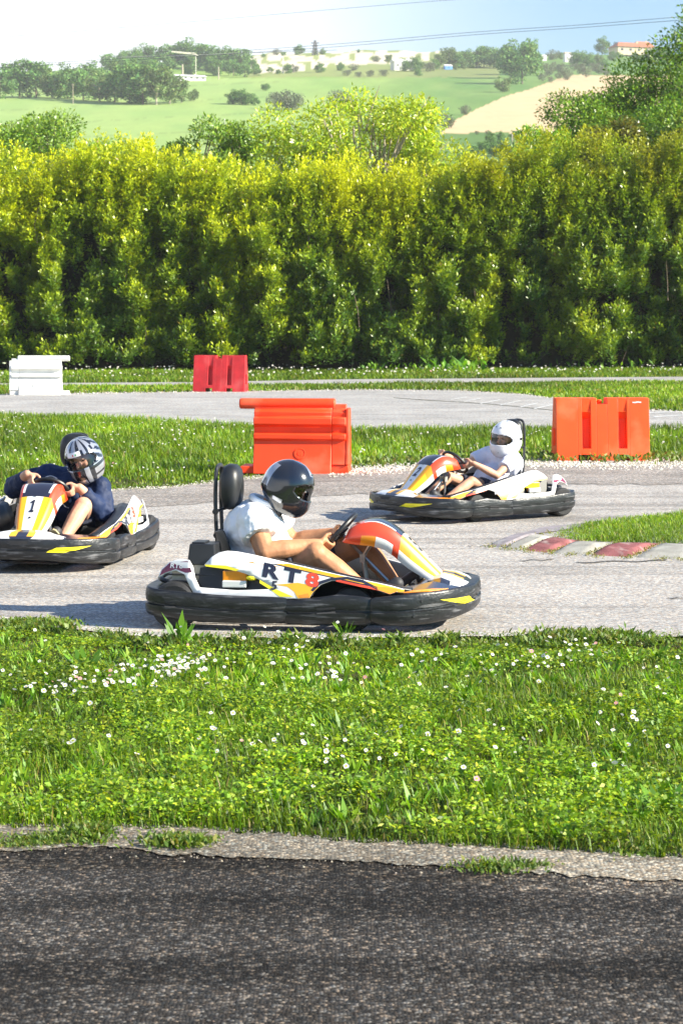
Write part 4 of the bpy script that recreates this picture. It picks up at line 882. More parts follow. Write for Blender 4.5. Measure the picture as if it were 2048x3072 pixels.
def barrier_b(name, p, rz, m, label, w=1.17, h=.79, slope=.14, smudge=True):
    """sloping barrier with sunk channels, a notch and fork slots"""
    mb = MB(); X = [-w/2, -.275, -.16, -.063, .03, .195, .30, .335, w/2]
    hs = lambda z: .26-slope*(z/h)*.9
    def prism(x0, x1, z0, z1, rec, zr0=.16, zr1=.62):
        zs = sorted(set([z0, zr0, zr1-.09, zr1, z1])); zs = [z for z in zs if z0 <= z <= z1]
        V = []
        fr = []
        for z in zs:
            if rec and z == zr1: fr += [(hs(z), z), (hs(z)-.02, z-.0008)]
            elif rec and z == zr0: fr += [(hs(z)-rec, z+.0008), (hs(z), z)][::-1]
            elif rec and zr0 < z < zr1: fr += [(hs(z)-rec, z)]
            else: fr += [(hs(z), z)]
        pr = [(-y, z) for y, z in fr]+[(y, z) for y, z in reversed(fr)]; n = len(pr)
        V = [(x, y, z) for x in (x0, x1) for y, z in pr]
        mb.add(V, [(i, (i+1) % n, n+(i+1) % n, n+i) for i in range(n)]+[tuple(range(n)), tuple(range(n, 2*n))[::-1]], m)
    e = .0005
    prism(-w/2, -.32, 0, h, 0); prism(-.32+e, -.265, .085, h, 0); prism(-.265+e, -.155, .085, h, .10)
    prism(-.155+e, -.08, 0, h, 0); prism(-.08+e, .055, 0, h-.075, 0); prism(.055+e, .185, 0, h, 0); prism(.185+e, .195, .085, h, 0); prism(.195+e, .30, .085, h, .10)
    prism(.30+e, .335, .085, h, 0); prism(.335+e, w/2, 0, h, 0)
    mb.lathe([(.03, 0), (.03, .045), (.024, .05)], (-.02, 0, h-.075), (0, 0, 1), m, 14)
    mb.box((w/2+.012, 0, .30), (.03, .14, .22), m); mb.box((-w/2-.012, 0, .30), (.03, .14, .22), m)
    o = mb.build(name, smooth=True, bevel=.006, auto=28); o.location = p; o.rotation_euler = (0, 0, rz); tag(o, label, 'barrier', 'plastic barriers')
    if smudge:
        s = MB(); y = -hs(.735)-.004
        for a, b, c in ((.40, .735, .05), (.44, .74, .045), (.47, .738, .03)): s.box((a, y, b), (c, .002, .014), M['white'], Euler((-.16, 0, 0)))
        s.build('sticker', o)
    return o
p = G(905, 1418); barrier_a('plastic_barrier', p, R(-4), M['plastic_orange'], 'orange barrier with a round top rail and long ribs, behind the black helmet', 1)
p = G(1803, 1383); p.y += .15; barrier_b('plastic_barrier', p, R(3), M['plastic_orange_b'], 'orange barrier with two sunk channels and a notched top, beside the gravel')
p = G(660, 1176); p.y += .3; o = barrier_b('plastic_barrier', p, R(-9), M['plastic_red'], 'faded red barrier in front of the hedge beyond the back track', 1.24, .86, .20, False)
p = G(105, 1186); p.y += .3; o = barrier_a('plastic_barrier', p, R(2), M['plastic_white'], 'white barrier with a round top rail at the far left near the hedge', -1); o.scale = (1.05, 1.1, 1.03)
# dock plant at the near kerb and other single plants
def leafy(name, u, v, n, h, w, label, seed, lean=.35):
    rs = np.random.RandomState(seed); L = Leaves(); a = np.linspace(0, 6.28, n, endpoint=False)+rs.rand(n)*.5
    P = np.stack([.02*np.cos(a), .02*np.sin(a), np.zeros(n)-.01], 1); U = np.stack([np.cos(a)*lean, np.sin(a)*lean*.6, np.ones(n)], 1)*1.0
    N = np.stack([-np.cos(a), -np.sin(a)-.8, np.full(n, .4)], 1); hh = h*(.55+.45*rs.rand(n))
    c = palette(rs, n, [(.09, .22, .015), (.16, .33, .02)], [1, 1])
    L.leaf(P, U, N, hh*.6, w*(.7+.5*rs.rand(n)), c, fold=.03); L.leaf(P+unit(U)*(hh*.35)[:, None], U+np.stack([np.cos(a)*.25, np.sin(a)*.2, 0*a], 1), N, hh*.65, w*(.8+.4*rs.rand(n)), c, fold=.03)
    o = link(name, L.mesh(name, M['grass'])); o.location = G(u, v); return tag(o, label, 'plant')
leafy('dock_plant', 540, 1935, 9, .24, .035, 'tall upright green dock plant at the near kerb in front of the near kart', 5, .35)
leafy('dock_plant', 587, 1930, 7, .13, .025, 'smaller dock plant leaning right beside the tall one at the kerb', 6, .8)
leafy('dock_plant', 250, 2015, 22, .17, .032, 'dark broad clump of dock leaves in the left of the foreground verge', 7, .7)
leafy('dock_plant', 1990, 2445, 26, .15, .028, 'large leafy weed in the lower right corner of the verge', 8, .9)
leafy('weed_plant', 1035, 1905, 12, .13, .02, 'small yellow green weed sprig at the kerb below the near kart', 9, .5)

# ------------------------------------------------------------------ karts
def lerp_path(P, t):
    """point and tangent at parameter t (0..len-1) on polyline"""
    i = min(int(t), len(P)-2); f = t-i; return P[i].lerp(P[i+1], f), (P[i+1]-P[i]).normalized()
def bumper(name, root, plan, zt, zb, th=.075, bulge=.018, groove=.5, m=None, end=.04, sub=6):
    """plan: outer (x, y) points; zt / zb: heights per plan point. Returns (object, surface function)"""
    Q = catmull([(x, y, 0) for x, y in plan], sub); n = len(Q)
    def hz(arr, i): return float(np.interp(i/sub, range(len(arr)), arr))
    cen = Vector((sum(p.x for p in Q)/n, sum(p.y for p in Q)/n, 0)); inner = Vector((-.05, 0, 0))
    def nrm(i):
        t = (Q[min(i+1, n-1)]-Q[max(i-1, 0)]).normalized(); q = Vector((t.y, -t.x, 0))
        return q if q.dot(Q[i]-inner) > 0 else -q
    OUT = [(0, -.022), (.03, -.008), (.10, .001), (.30, .006), (.42, .005), (.455, -.007), (.50, -.008), (.53, .001), (.72, .004), (.93, -.001), (.985, -.004), (1.0, -.010)]
    V = []; k = None
    for i in range(n):
        e = min(i, n-1-i)/sub; sh = 0.0
        s = 1-max(0, 1-e/.55)*.06 if end else 1
        b, t = hz(zb, i), hz(zt, i); mid = (b+t)/2; b = mid+(b-mid)*s; t = mid+(t-mid)*s
        N = nrm(i); row = []
        for q, o in OUT: row.append(Q[i]+N*(o*1.0-(end*.5*max(0, 1-e/.3)))+Vector((0, 0, b+(t-b)*q)))
        row.append(Q[i]-N*th+Vector((0, 0, t-.012))); row.append(Q[i]-N*th+Vector((0, 0, b+.012)))
        V += row; k = len(row)
    Fs = [(i*k+j, i*k+(j+1) % k, (i+1)*k+(j+1) % k, (i+1)*k+j) for i in range(n-1) for j in range(k)]
    Fs += [tuple(range(k)), tuple((n-1)*k+j for j in range(k))[::-1]]
    o = MB().add(V, Fs, m or M['bumper']).build(name, root, smooth=True, auto=50)
    def surf(t, q, off=.003):
        i = t*sub; i0 = min(int(i), n-2); f = i-i0; c = Q[i0].lerp(Q[i0+1], f); N = nrm(i0).lerp(nrm(i0+1), f).normalized()
        b, tt = hz(zb, i), hz(zt, i); o_ = float(np.interp(q, [a for a, _ in OUT], [b_ for _, b_ in OUT]))
        return c+N*(o_+off)+Vector((0, 0, b+(tt-b)*q))
    return o, surf
def grid_poly(P4, n=8):
    """bilinear quad in parameter space as 2-D vertices and faces"""
    V = []; 
    for j in range(n+1):
        for i in range(n+1):
            a = Vector(P4[0]).lerp(Vector(P4[1]), i/n); b = Vector(P4[3]).lerp(Vector(P4[2]), i/n); V.append(a.lerp(b, j/n))
    return V, [(j*(n+1)+i, j*(n+1)+i+1, (j+1)*(n+1)+i+1, (j+1)*(n+1)+i) for j in range(n) for i in range(n)]
WC = Vector((.16, 0, .52)); WUP = Vector((.66, 0, .75)).normalized(); WN = Vector((-.75, 0, .66)).normalized(); WR = .142
POD_TOP = [(-.60, .36), (-.55, .37), (-.50, .43), (-.42, .452), (-.29, .437), (-.05, .39), (.217, .335), (.457, .285), (.60, .247)]
def pod_y(x, z):
    y0 = float(np.interp(x, [-.85, -.62, -.3, .1, .35, .6], [.50, .56, .585, .585, .57, .50]))
    return y0-.28*max(0, z-.21)-.6*max(0, z-.36)**1.3
POD = [(.60, .247), (.53, .268), (.457, .285), (.34, .311), (.217, .335), (.08, .365), (-.05, .39), (-.17, .414), (-.29, .437), (-.36, .447), (-.42, .450), (-.47, .440), (-.51, .415), (-.55, .37), (-.40, .354), (-.30, .328), (-.20, .288), (-.13, .247), (-.35, .236), (-.57, .246), (-.60, .30), (-.615, .36), (-.64, .395), (-.70, .400), (-.76, .38), (-.81, .335), (-.83, .285), (-.79, .312), (-.72, .335), (-.665, .315), (-.635, .262), (-.60, .205), (-.3, .198), (0, .195), (.07, .20), (.09, .235), (.13, .275), (.19, .297), (.28, .305), (.37, .285), (.45, .245), (.52, .222)]
def make_kart(name, num, loc, rz, label, scale=1.0, side_num=None, steer=0, hoop=0.0):
    root = empty(name, loc, rz, label, 'go-kart', 'rental go-karts on the track'); root.scale = (scale,)*3
    # bumpers
    half = [(.40, .592), (.50, .612), (.62, .600), (.76, .520), (.88, .395), (.965, .22), (.985, .08)]
    plan = [(x, -y) for x, y in half]+[(x, y) for x, y in reversed(half)]
    zt = [.205, .220, .232, .240, .246, .250, .252]; zt = zt+zt[::-1]; zb = [.065, .052, .052, .058, .072, .095, .100]; zb = zb+zb[::-1]
    fb, fs = bumper('front_bumper', root, plan, zt, zb)
    mk = MB(); mk2 = MB()
    for s in (0, 1):
        f = (lambda t: t) if s == 0 else (lambda t: 13-t)
        V, Fs = grid_poly([(f(3.15), .52), (f(4.62), .50), (f(4.85), .30), (f(3.9), .34)], 8)
        V, Fs = grid_poly([(3.35, .72), (5.05, .46), (4.62, .46), (3.55, .68)], 8)
        V, Fs = grid_poly([(3.30, .73), (4.70, .63), (5.10, .40), (4.45, .42)], 8)
        mk.add([fs(f(p.x), p.y, .002) for p in V], Fs, M['yellow'])
    mk.build('marker', fb)
    sc = MB()
    for t, q in ((1.6, .5), (2.6, .75), (2.3, .3), (10.7, .75), (11.4, .5), (5.6, .55), (7.4, .55)):
        c = fs(t, q, -.002); c2 = fs(t, q, .004); sc.tube([c, c2], .008, M['darkmetal'], 10)
    sc.build('bolt', fb)
    vt = MB(); c = [fs(6.05, .80, -.012), fs(6.95, .80, -.012)]; V, Fs = grid_poly([(5.95, .90), (7.05, .90), (6.8, .72), (6.2, .72)], 6); vt.add([fs(p.x, p.y, .002) for p in V], Fs, M['lining']); vt.build('vent', fb)
    for s in (-1, 1):
        pl = [(-.10, .585), (-.02, .600), (.10, .607), (.25, .605), (.38, .598), (.455, .575)]
        sb, ss = bumper('side_bumper', root, [(x, s*y) for x, y in pl], [.195, .190, .205, .228, .215, .20], [.05, .045, .045, .045, .05, .06], end=.02)
        V, Fs = grid_poly([(2.1, .62), (2.8, .62), (2.8, .42), (2.1, .42)], 3); MB().add([ss(p.x, p.y, .003) for p in V], Fs, M['lining']).build('slot', sb)
    half = [(-.06, .600), (-.25, .612), (-.45, .612), (-.64, .604), (-.80, .590), (-.885, .53), (-.905, .40), (-.905, .2)]
    plan = [(x, -y) for x, y in half]+[(x, y) for x, y in reversed(half)]
    zt = [.205, .208, .212, .225, .235, .245, .245, .245]; zb = [.052, .05, .05, .055, .075, .08, .08, .08]
    rb, rsf = bumper('rear_bumper', root, plan, zt+zt[::-1], zb+zb[::-1], end=.015)
    for s in (0, 1):
        sl = MB()
        f = (lambda t: t) if s == 0 else (lambda t: 15-t)
        V, Fs = grid_poly([(f(3.35), .62), (f(3.75), .62), (f(3.75), .42), (f(3.35), .42)], 3); sl.add([rsf(p.x, p.y, .003) for p in V], Fs, M['lining']); sl.build('slot', rb)
    # wheels
    for x, y, r, w, st in ((.30, .455, .128, .13, steer), (.30, -.455, .128, .13, steer), (-.72, .475, .138, .19, 0), (-.72, -.475, .138, .19, 0)):
        prof = [(r*.55, -w/2), (r*.85, -w/2), (r*.96, -w*.44), (r, -w*.34), (r, w*.34), (r*.96, w*.44), (r*.85, w/2), (r*.55, w/2)]
        wh = MB().lathe(prof, (0, 0, 0), (0, 1, 0), M['rubber'], 28).build('wheel', root, smooth=True); wh.location = (x, y, r); wh.rotation_euler = (0, 0, st)
        rm = MB().lathe([(.02, -w*.52), (r*.52, -w*.46), (r*.54, 0), (r*.52, w*.46), (.02, w*.52)], (0, 0, 0), (0, 1, 0), M['metal'], 20).build('rim', wh, smooth=True)
    MB().tube([(-.72, -.5, .138), (-.72, .5, .138)], .018, M['metal'], 10).build('rear_axle', root, smooth=True)
    # frame and floor
    f = MB()
    for s in (-1, 1):
        f.tube(catmull([(.80, s*.16, .10), (.55, s*.20, .075), (.3, s*.24, .07), (-.2, s*.28, .07), (-.80, s*.30, .10)], 5), .015, M['darkmetal'], 8)
        f.tube(catmull([(.35, s*.24, .07), (.25, s*.42, .10), (-.10, s*.45, .10), (-.25, s*.28, .07)], 5), .012, M['darkmetal'], 8)
        f.tube([(.30, s*.24, .09), (.30, s*.42, .13)], .016, M['metal'], 8)
    for x in (.62, .30, -.15, -.5): f.tube([(x, -.25, .07), (x, .25, .07)], .014, M['darkmetal'], 8)
    f.build('chassis', root, smooth=True)
    MB().box((.28, 0, .052), (.95, .46, .006), M['black']).build('floor_tray', root)
    nose = MB()
    # dark inner tub between the pods and the nose
    for s in (-1, 1):
        P = []
        for i in range(9):
            x = .64-.10*i; zt_ = float(np.interp(x, [p[0] for p in POD_TOP], [p[1] for p in POD_TOP])); P.append((x, zt_))
        V = []
        for x, z in P:
            y = pod_y(x, z)
            V += [(x, s*y, z-.004), (x, s*(y-.05), z+.006), (x, s*(y-.085), z-.005), (x, s*(y-.13), z-.10), (x, s*(y-.14), .075)]
        Fs = [(i*5+j, i*5+j+1, (i+1)*5+j+1, (i+1)*5+j) for i in range(8) for j in range(4)]
        nose = MB(); nose.add(V, Fs, M['black']); nb = nose.build('inner_tub', root, smooth=True, auto=60); sm = nb.modifiers.new('s', 'SOLIDIFY'); sm.thickness = .006
    # side pods
    for s in (-1, 1):
        mp = lambda x, z, o=0.0, s=s: Vector((x, s*(pod_y(x, z)+o), z))
        V, Fs = sheet(poly(POD), .05, lambda x, z: mp(x, z)); body = MB().add(V, Fs, M['white']).build('side_pod', root, smooth=True, auto=60)
        sm = body.modifiers.new('s', 'SOLIDIFY'); sm.thickness = .008; sm.offset = -1 if False else 0
        g = MB()
        def dec(P, m, o): 
            V, Fs = sheet(poly(P), .05, lambda x, z: mp(x, z, .0045+o)); g.add(V, Fs, m)
        tl_ = lambda x, d=0: float(np.interp(x, [p[0] for p in POD_TOP], [p[1] for p in POD_TOP]))-d
        xs = [-.42, -.29, -.17, -.05, .08, .217, .34, .457, .60]
        dec([(x, tl_(x, .002)) for x in xs]+[(x, tl_(x, .020)) for x in reversed(xs)], M['amber'], .0)
        dec([(x, tl_(x, .020)) for x in xs[:-1]]+[(x, tl_(x, .026)) for x in reversed(xs[:-1])], M['navy'], .0)
        dec([(x, tl_(x, .027)) for x in xs[5:8]]+[(x, tl_(x, .040)) for x in reversed(xs[5:8])], M['red'], .0)
        dec([(-.42, tl_(-.42, .021)), (-.28, tl_(-.28, .027)), (-.10, tl_(-.10, .032)), (-.28, tl_(-.28, .045))], M['orange'], .0)
        dec([(-.13, .272), (.00, .285), (.12, .264), (.088, .232), (.07, .202), (.005, .198), (-.02, .235), (-.06, .262)], M['amber'], .0005)
        dec([(.005, .215), (.06, .228), (.075, .205), (.02, .199)], M['orange'], .001)
        dec([(-.545, .375), (-.42, .372), (-.34, .352), (-.36, .342), (-.41, .352), (-.54, .365)], M['yellow'], .0005)
        dec([(-.22, .298), (-.13, .250), (-.02, .206), (-.10, .206), (-.16, .246), (-.22, .280)], M['yellow'], .0007)
        dec([(.09, .238), (.13, .278), (.19, .300), (.28, .308), (.37, .288), (.45, .248), (.45, .262), (.37, .305), (.28, .322), (.185, .314), (.12, .294), (.075, .245)], M['navy'], .001)
        dec([(.42, .268), (.50, .262), (.585, .246), (.52, .224), (.46, .246)], M['orange'], .001)
        dec([(-.645, .388), (-.70, .396), (-.76, .376), (-.805, .335), (-.82, .30), (-.78, .322), (-.72, .343), (-.66, .325), (-.62, .33)], M['maroon'], .0)
        dec([(-.38, .44), (-.30, .432), (-.18, .36), (-.26, .345)], M['white'], .0004)
        # lettering: slanted with the top line of the pod
        cx, cz, hh = -.035, .324, .080
        for ch, m, dx in (('R', 'navy', -.118), ('T', 'navy', .0), ('8', 'orange', .118)):
            V2, F2 = text2d(ch, .045, 1.45, .12)
            def tm(u, v, dx=dx, s=s, o=.006):
                u_ = dx+u*hh; x = cx+u_*(1 if s < 0 else -1) if s < 0 else cx-u_
                return mp(x, cz+v*hh-.185*(x-cx), o)
            V, Fs = sheet((V2, F2), .25, tm); g.add(V, Fs, M['red'] if ch == '8' else M[m])
        V2, F2 = text2d('RT8', .03, 1.2, .1); V, Fs = sheet((V2, F2), .3, lambda u, v, s=s: mp(-.715+(u*.030)*(-s), .363+v*.030+.0, .007)); g.add(V, Fs, M['white'])
        if side_num:
            V2, F2 = text2d(side_num, .03, 1.1, .1); V, Fs = sheet((V2, F2), .3, lambda u, v, s=s: mp(-.135+(u*.05)*(-s), .268+v*.05, .0075)); g.add(V, Fs, M['navy'])
        g.build('graphics', body, smooth=True)
        # wheel-arch lip
        P = [mp(x, z, -.012) for x, z in ((.075, .215), (.09, .245), (.13, .282), (.19, .303), (.28, .311), (.37, .291), (.45, .25), (.49, .225))]
        MB().tube(catmull(P, 4), .012, M['black'], 8).build('arch_trim', body, smooth=True)
        # dark plate behind the rear opening
        V = [mp(x, z, -.05) for x, z in ((-.60, .20), (-.05, .20), (-.10, .30), (-.30, .36), (-.58, .38))]; MB().add(V, [(0, 1, 2, 3, 4)], M['black']).build('inner_panel', body)
        MB().box(mp(-.37, .30, -.03), (.14, .03, .085), M['orange']).box(mp(-.37, .268, -.022), (.14, .03, .04), M['white']).ell(mp(-.27, .305, -.02), (.035, .03, .016), M['yellow'], 8).build('fuel_cap', body, bevel=.006)
    # nassau panel
    cl = [(.215, .500, .105, .475), (.235, .545, .125, .470), (.30, .578, .132, .462), (.386, .588, .134, .455), (.46, .562, .128, .435), (.52, .520, .120, .395), (.60, .445, .108, .325), (.70, .345, .088, .262), (.80, .245, .064, .225), (.815, .225, .060, .215)]
    n_ = len(cl)
    cs = catmull([(c[0], c[1], c[2]) for c in cl], 4); lo_ = [float(np.interp(i/4, range(n_), [c[3] for c in cl])) for i in range(len(cs))]
    T = [-1.45, -1.25, -1.0, -.86, -.72, -.52, -.2, 0, .2, .52, .72, .86, 1.0, 1.25, 1.45]
    def ns(i, t, off=0.0):
        i0 = min(int(i), len(cs)-2); f = i-i0; c = cs[i0].lerp(cs[i0+1], f); lw = lo_[i0]*(1-f)+lo_[i0+1]*f; tg = (cs[i0+1]-cs[i0]); nn = Vector((-tg.y, 0, tg.x)).normalized()
        if nn.z < 0 and i > 4: nn = -nn
        nn = Vector((abs(tg.y) if tg.y < 0 else -abs(tg.y), 0, abs(tg.x))).normalized()
        a = abs(t); sg = 1 if t >= 0 else -1
        if a <= 1: base = Vector((c.x, t*c.z, c.y+.012*(1-a*a)))+nn*off; return base
        q = (a-1)/.45; return Vector((c.x-q*.02, sg*(c.z+.022*q+off), (c.y)*(1-q)+lw*q))
    V = [ns(i, t) for i in range(len(cs)) for t in T]; kT = len(T); mbp = MB(); mbp.v = [tuple(p) for p in V]
    for i in range(len(cs)-1):
        x = cs[i].x
        for j in range(kT-1):
            t = abs((T[j]+T[j+1])/2)
            if x < .31: m = 'red' if t > 1 else ('red' if t > .5 else 'navy')
            elif x < .50: m = (('white' if x > .40 else 'orange') if t > 1.25 else 'red') if t > 1 else ('red' if t > .86 else ('white' if t > .72 else 'navy'))
            elif x < .525: m = 'navy' if t < .86 else 'red'
            elif x > .77: m = 'amber' if t < 1 else 'white'
            else: m = ('white' if t > 1.25 else 'white') if t > 1 else ('orange' if t > .86 else ('amber' if t > .52 else 'white'))
            if x >= .525 and t > 1 and t < 1.25: m = 'amber' if x > .6 else 'orange'
            a = i*kT+j; mbp.f.append((a, a+1, a+kT+1, a+kT)); mbp.m.append(mbp.mi(M[m]))
    pn = mbp.build('front_panel', root, smooth=False)
    sm = pn.modifiers.new('s', 'SOLIDIFY'); sm.thickness = .006; sm.offset = 0
    for pl_ in pn.data.polygons: pl_.use_smooth = True
    g = MB()
    iN = 4*6.05
    V2, F2 = text2d(num, .035, 1.0, .1)
    if num == '1': V2, F2 = poly([(-.20, -.5), (.22, -.5), (.22, -.36), (.10, -.36), (.10, .5), (-.04, .5), (-.24, .30), (-.24, .16), (-.07, .26), (-.07, -.36), (-.20, -.36)])
    def tn(u, v): return ns(iN-v*3.6, u*.8, .007)
    V, Fs = sheet((V2, F2), .2, tn); g.add(V, Fs, M['navy'])
    for dv in (3.2, -3.2):
        P = [(math.cos(a)*.1, math.sin(a)*.1) for a in np.linspace(0, 6.28, 12, endpoint=False)]
        V, Fs = sheet(poly(P), .2, lambda u, v, dv=dv: ns(iN+dv-v*2.6, u, .007)); g.add(V, Fs, M['navy'])
    g.build('number', pn)
    # nose tray between panel and bumper
    nt = MB(); rows = [(.955, .21, .232), (.90, .33, .262), (.84, .33, .285), (.78, .24, .296), (.70, .17, .270), (.60, .13, .20)]
    TT = [-1, -.75, -.5, -.28, -.12, .12, .28, .5, .75, 1]; V = [Vector((x, t*w, z-.035*abs(t)**3)) for x, w, z in rows for t in TT]
    nt.v = [tuple(p) for p in V]
    for i in range(len(rows)-1):
        for j in range(9):
            t = abs((TT[j]+TT[j+1])/2); m = 'navy' if (t < .12 or (t > .75 and i != 1)) else ('white' if (t > .28) else ('amber' if i > 0 else 'navy'))
            a = i*10+j; nt.f.append((a, a+1, a+11, a+10)); nt.m.append(nt.mi(M[m]))
    o = nt.build('nose_cone', root); sm = o.modifiers.new('s', 'SOLIDIFY'); sm.thickness = .008
    for s in (-1, 1):   # sloping skirts from the nose back to the pods
        q = MB(); V = [(.90, s*.33, .245), (.80, s*.47, .235), (.62, s*.545, .228), (.52, s*.50, .232), (.60, s*.36, .245), (.74, s*.24, .262)]; q.add(V, [(0, 1, 2, 3, 4, 5)], M['navy'])
        V = [(.84, s*.40, .2475), (.74, s*.50, .2425), (.60, s*.54, .2375), (.64, s*.50, .2425), (.76, s*.42, .2475)]; q.add(V, [(0, 1, 2, 3, 4)], M['orange' if s < 0 else 'orange'])
        o = q.build('front_skirt', root); sm = o.modifiers.new('s', 'SOLIDIFY'); sm.thickness = .004
    # steering
    sw = MB(); yv = Vector((0, 1, 0))
    pts = [WC+(yv*math.cos(a)+WUP*(math.sin(a)*(.97 if math.sin(a) > -.75 else .88)))*WR for a in np.linspace(0, 2*math.pi, 36, endpoint=False)]
    sw.tube(pts, .0145, M['black'], 10, closed=True)
    for a in (math.pi*.02, math.pi*.98, math.pi*1.5): sw.tube([WC-WN*.02, WC+(yv*math.cos(a)+WUP*math.sin(a))*WR*.97], [.016, .009], M['darkmetal'], 6)
    sw.lathe([(.05, -.01), (.055, .0), (.045, .018), (.02, .022)], WC-WN*.015, WN, M['black'], 18)
    sw.build('steering_wheel', root, smooth=True)
    st = MB(); st.tube([WC-WN*.01, (.52, 0, .16)], .011, M['metal'], 8); st.tube([(.34, .06, .10), (.30, .03, .38), (.36, .05, .47)], .010, M['metal'], 8); st.tube([(.34, -.06, .10), (.30, -.03, .38), (.36, -.05, .47)], .010, M['metal'], 8)
    st.box((.30, 0, .37), (.03, .09, .05), M['engine']); st.build('steering_column', root, smooth=True)
    for s in (-1, 1):
        pd = MB(); pd.tube([(.62, s*.15, .09), (.64, s*.15, .20), (.62, s*.15, .25), (.62, s*.08, .25)], .008, M['darkmetal'], 6); pd.tube([(.615, s*.20, .235), (.615, s*.08, .235)], .016, M['black'], 8); pd.build('pedal', root, smooth=True)
    # seat
    se = MB(); V = []; rows = [(.02, .24, .14), (-.10, .26, .085), (-.26, .27, .075), (-.40, .275, .12), (-.50, .27, .26), (-.56, .25, .42), (-.60, .20, .52)]
    for x, w, z in rows:
        for t in (-1, -.85, -.5, 0, .5, .85, 1): V.append((x+.10*abs(t)**3*(z > .1), t*w, z+.14*abs(t)**4*(1 if z < .2 else .3)))
    k = 7; se.add(V, [(i*k+j, i*k+j+1, (i+1)*k+j+1, (i+1)*k+j) for i in range(len(rows)-1) for j in range(k-1)], M['black'])
    o = se.build('seat', root, smooth=True, auto=80); sm = o.modifiers.new('s', 'SOLIDIFY'); sm.thickness = .012; ss_ = o.modifiers.new('d', 'SUBSURF'); ss_.levels = 1; ss_.render_levels = 2
    # roll hoop and headrest
    h = MB(); P = catmull([(-.57, -.085, .20), (-.595, -.085, .45), (-.605, -.085, .70), (-.600, -.08, .86), (-.595, -.05, .905), (-.595, .05, .905), (-.600, .08, .86), (-.605, .085, .70), (-.595, .085, .45), (-.57, .085, .20)], 5); h.tube(P, .012, M['darkmetal'], 8)
    h.tube([(-.605, -.085, .64), (-.54, 0, .66), (-.605, .085, .64)], .009, M['darkmetal'], 6); h.tube([(-.597, -.10, .50), (-.597, -.07, .50)], .02, M['black'], 8); h.tube([(-.604, -.10, .64), (-.604, -.07, .64)], .018, M['black'], 8)
    hq = h.build('roll_hoop', root, smooth=True); hq.location.x = hoop
    pad = MB(); P = []
    prof = [(0, .0), (.5, .0), (.9, .018), (1, .05), (.97, .085), (.80, .112), (.4, .125), (0, .128)]
    V = []; n = 24
    for r, hgt in prof:
        for j in range(n):
            a = 2*math.pi*j/n; ca, sa = math.cos(a), math.sin(a); V.append((-.582+hgt, .122*r*abs(ca)**.7*(1 if ca > 0 else -1), .782+.138*r*abs(sa)**.75*(1 if sa > 0 else -1)))
    pad.add(V, [(i*n+j, i*n+(j+1) % n, (i+1)*n+(j+1) % n, (i+1)*n+j) for i in range(len(prof)-1) for j in range(n)], M['black']); pad.build('headrest', root, smooth=True, auto=60).location.x = hoop
    # engine and its cover, exhaust, fuel tank
    e = MB(); e.box((-.62, -.36, .24), (.26, .22, .26), M['engine']); 
    for i in range(5): e.box((-.62, -.36, .15+.04*i), (.30, .25, .010), M['darkmetal'])
    e.tube([(-.50, -.42, .22), (-.30, -.46, .20), (-.12, -.44, .18)], .03, M['metal'], 10); e.build('engine', root, bevel=.004)
    MB().box((-.575, -.37, .425), (.17, .22, .12), M['black'], taper=(.86, .8)).box((-.60, -.37, .488), (.08, .14, .014), M['black']).build('engine_cover', root, bevel=.02)
    MB().box((-.45, .36, .25), (.30, .2, .22), M['black']).build('fuel_tank', root, bevel=.03)
    b = MB(); b.tube(catmull([(-.76, -.40, .25), (-.84, -.36, .27), (-.86, 0, .27), (-.84, .36, .27), (-.76, .40, .25)], 5), .014, M['black'], 8)
    b.tube([(-.82, -.36, .265), (-.60, -.36, .15)], .01, M['darkmetal'], 6); b.tube([(-.82, .36, .265), (-.60, .30, .10)], .01, M['darkmetal'], 6);  b.build('rear_rail', root, smooth=True)
    return root

# ------------------------------------------------------------------ people
def remeshed(name, mb, voxel, m, parent, it=6, sub=False):
    o = mb.build('tmp'); r = o.modifiers.new('r', 'REMESH'); r.mode = 'VOXEL'; r.voxel_size = voxel; r.use_smooth_shade = True
    s = o.modifiers.new('s', 'SMOOTH'); s.iterations = it; s.factor = .5
    dg = bpy.context.evaluated_depsgraph_get(); dg.update(); me = bpy.data.meshes.new_from_object(o.evaluated_get(dg))
    bpy.data.objects.remove(o); me.name = name; me.materials.clear(); me.materials.append(m); me.polygons.foreach_set('use_smooth', [True]*len(me.polygons))
    return link(name, me, parent)
def hand(mb, grip, tang, outw, nrm, s, m, sc=1.0):
    """fist closed on a rim: tang = along the rim (towards its top), outw = away from the wheel centre, nrm = towards the driver"""
    t, o, n = tang.normalized(), outw.normalized(), nrm.normalized(); at = lambda a, r, q: grip+(n*math.cos(a)+o*math.sin(a))*r*sc+t*q*sc
    # palm: a flattened block on the outer, driver side of the rim
    for q in (-.028, -.010, .010, .028): mb.cap(at(1.0, .062, q*.8), at(.85, .036, q), .017*sc, .0135*sc, m, 8)
    for i, q in enumerate((.030, .010, -.010, -.029)):
        ln = (1, 1.08, 1.0, .85)[i]; A_ = [.85, 1.55, 2.35*ln, 3.1*ln, 3.9*ln]; R_ = [.034, .031, .028, .0255, .025]; rr = [.0105, .0102, .0095, .0088, .0078]
        pts = [at(a, r+.003, q*(1-.1*k)) for k, (a, r) in enumerate(zip(A_, R_))]
        for k in range(4): mb.cap(pts[k], pts[k+1], rr[k]*sc, rr[k+1]*sc, m, 8)
    th = [at(.9, .060, .026), at(.35, .044, .046), at(-.25, .031, .052), at(-.9, .026, .046)]
    for k in range(3): mb.cap(th[k], th[k+1], (.0145, .012, .0105)[k]*sc, (.012, .0105, .009)[k]*sc, m, 8)
    return at(1.05, .085, 0)
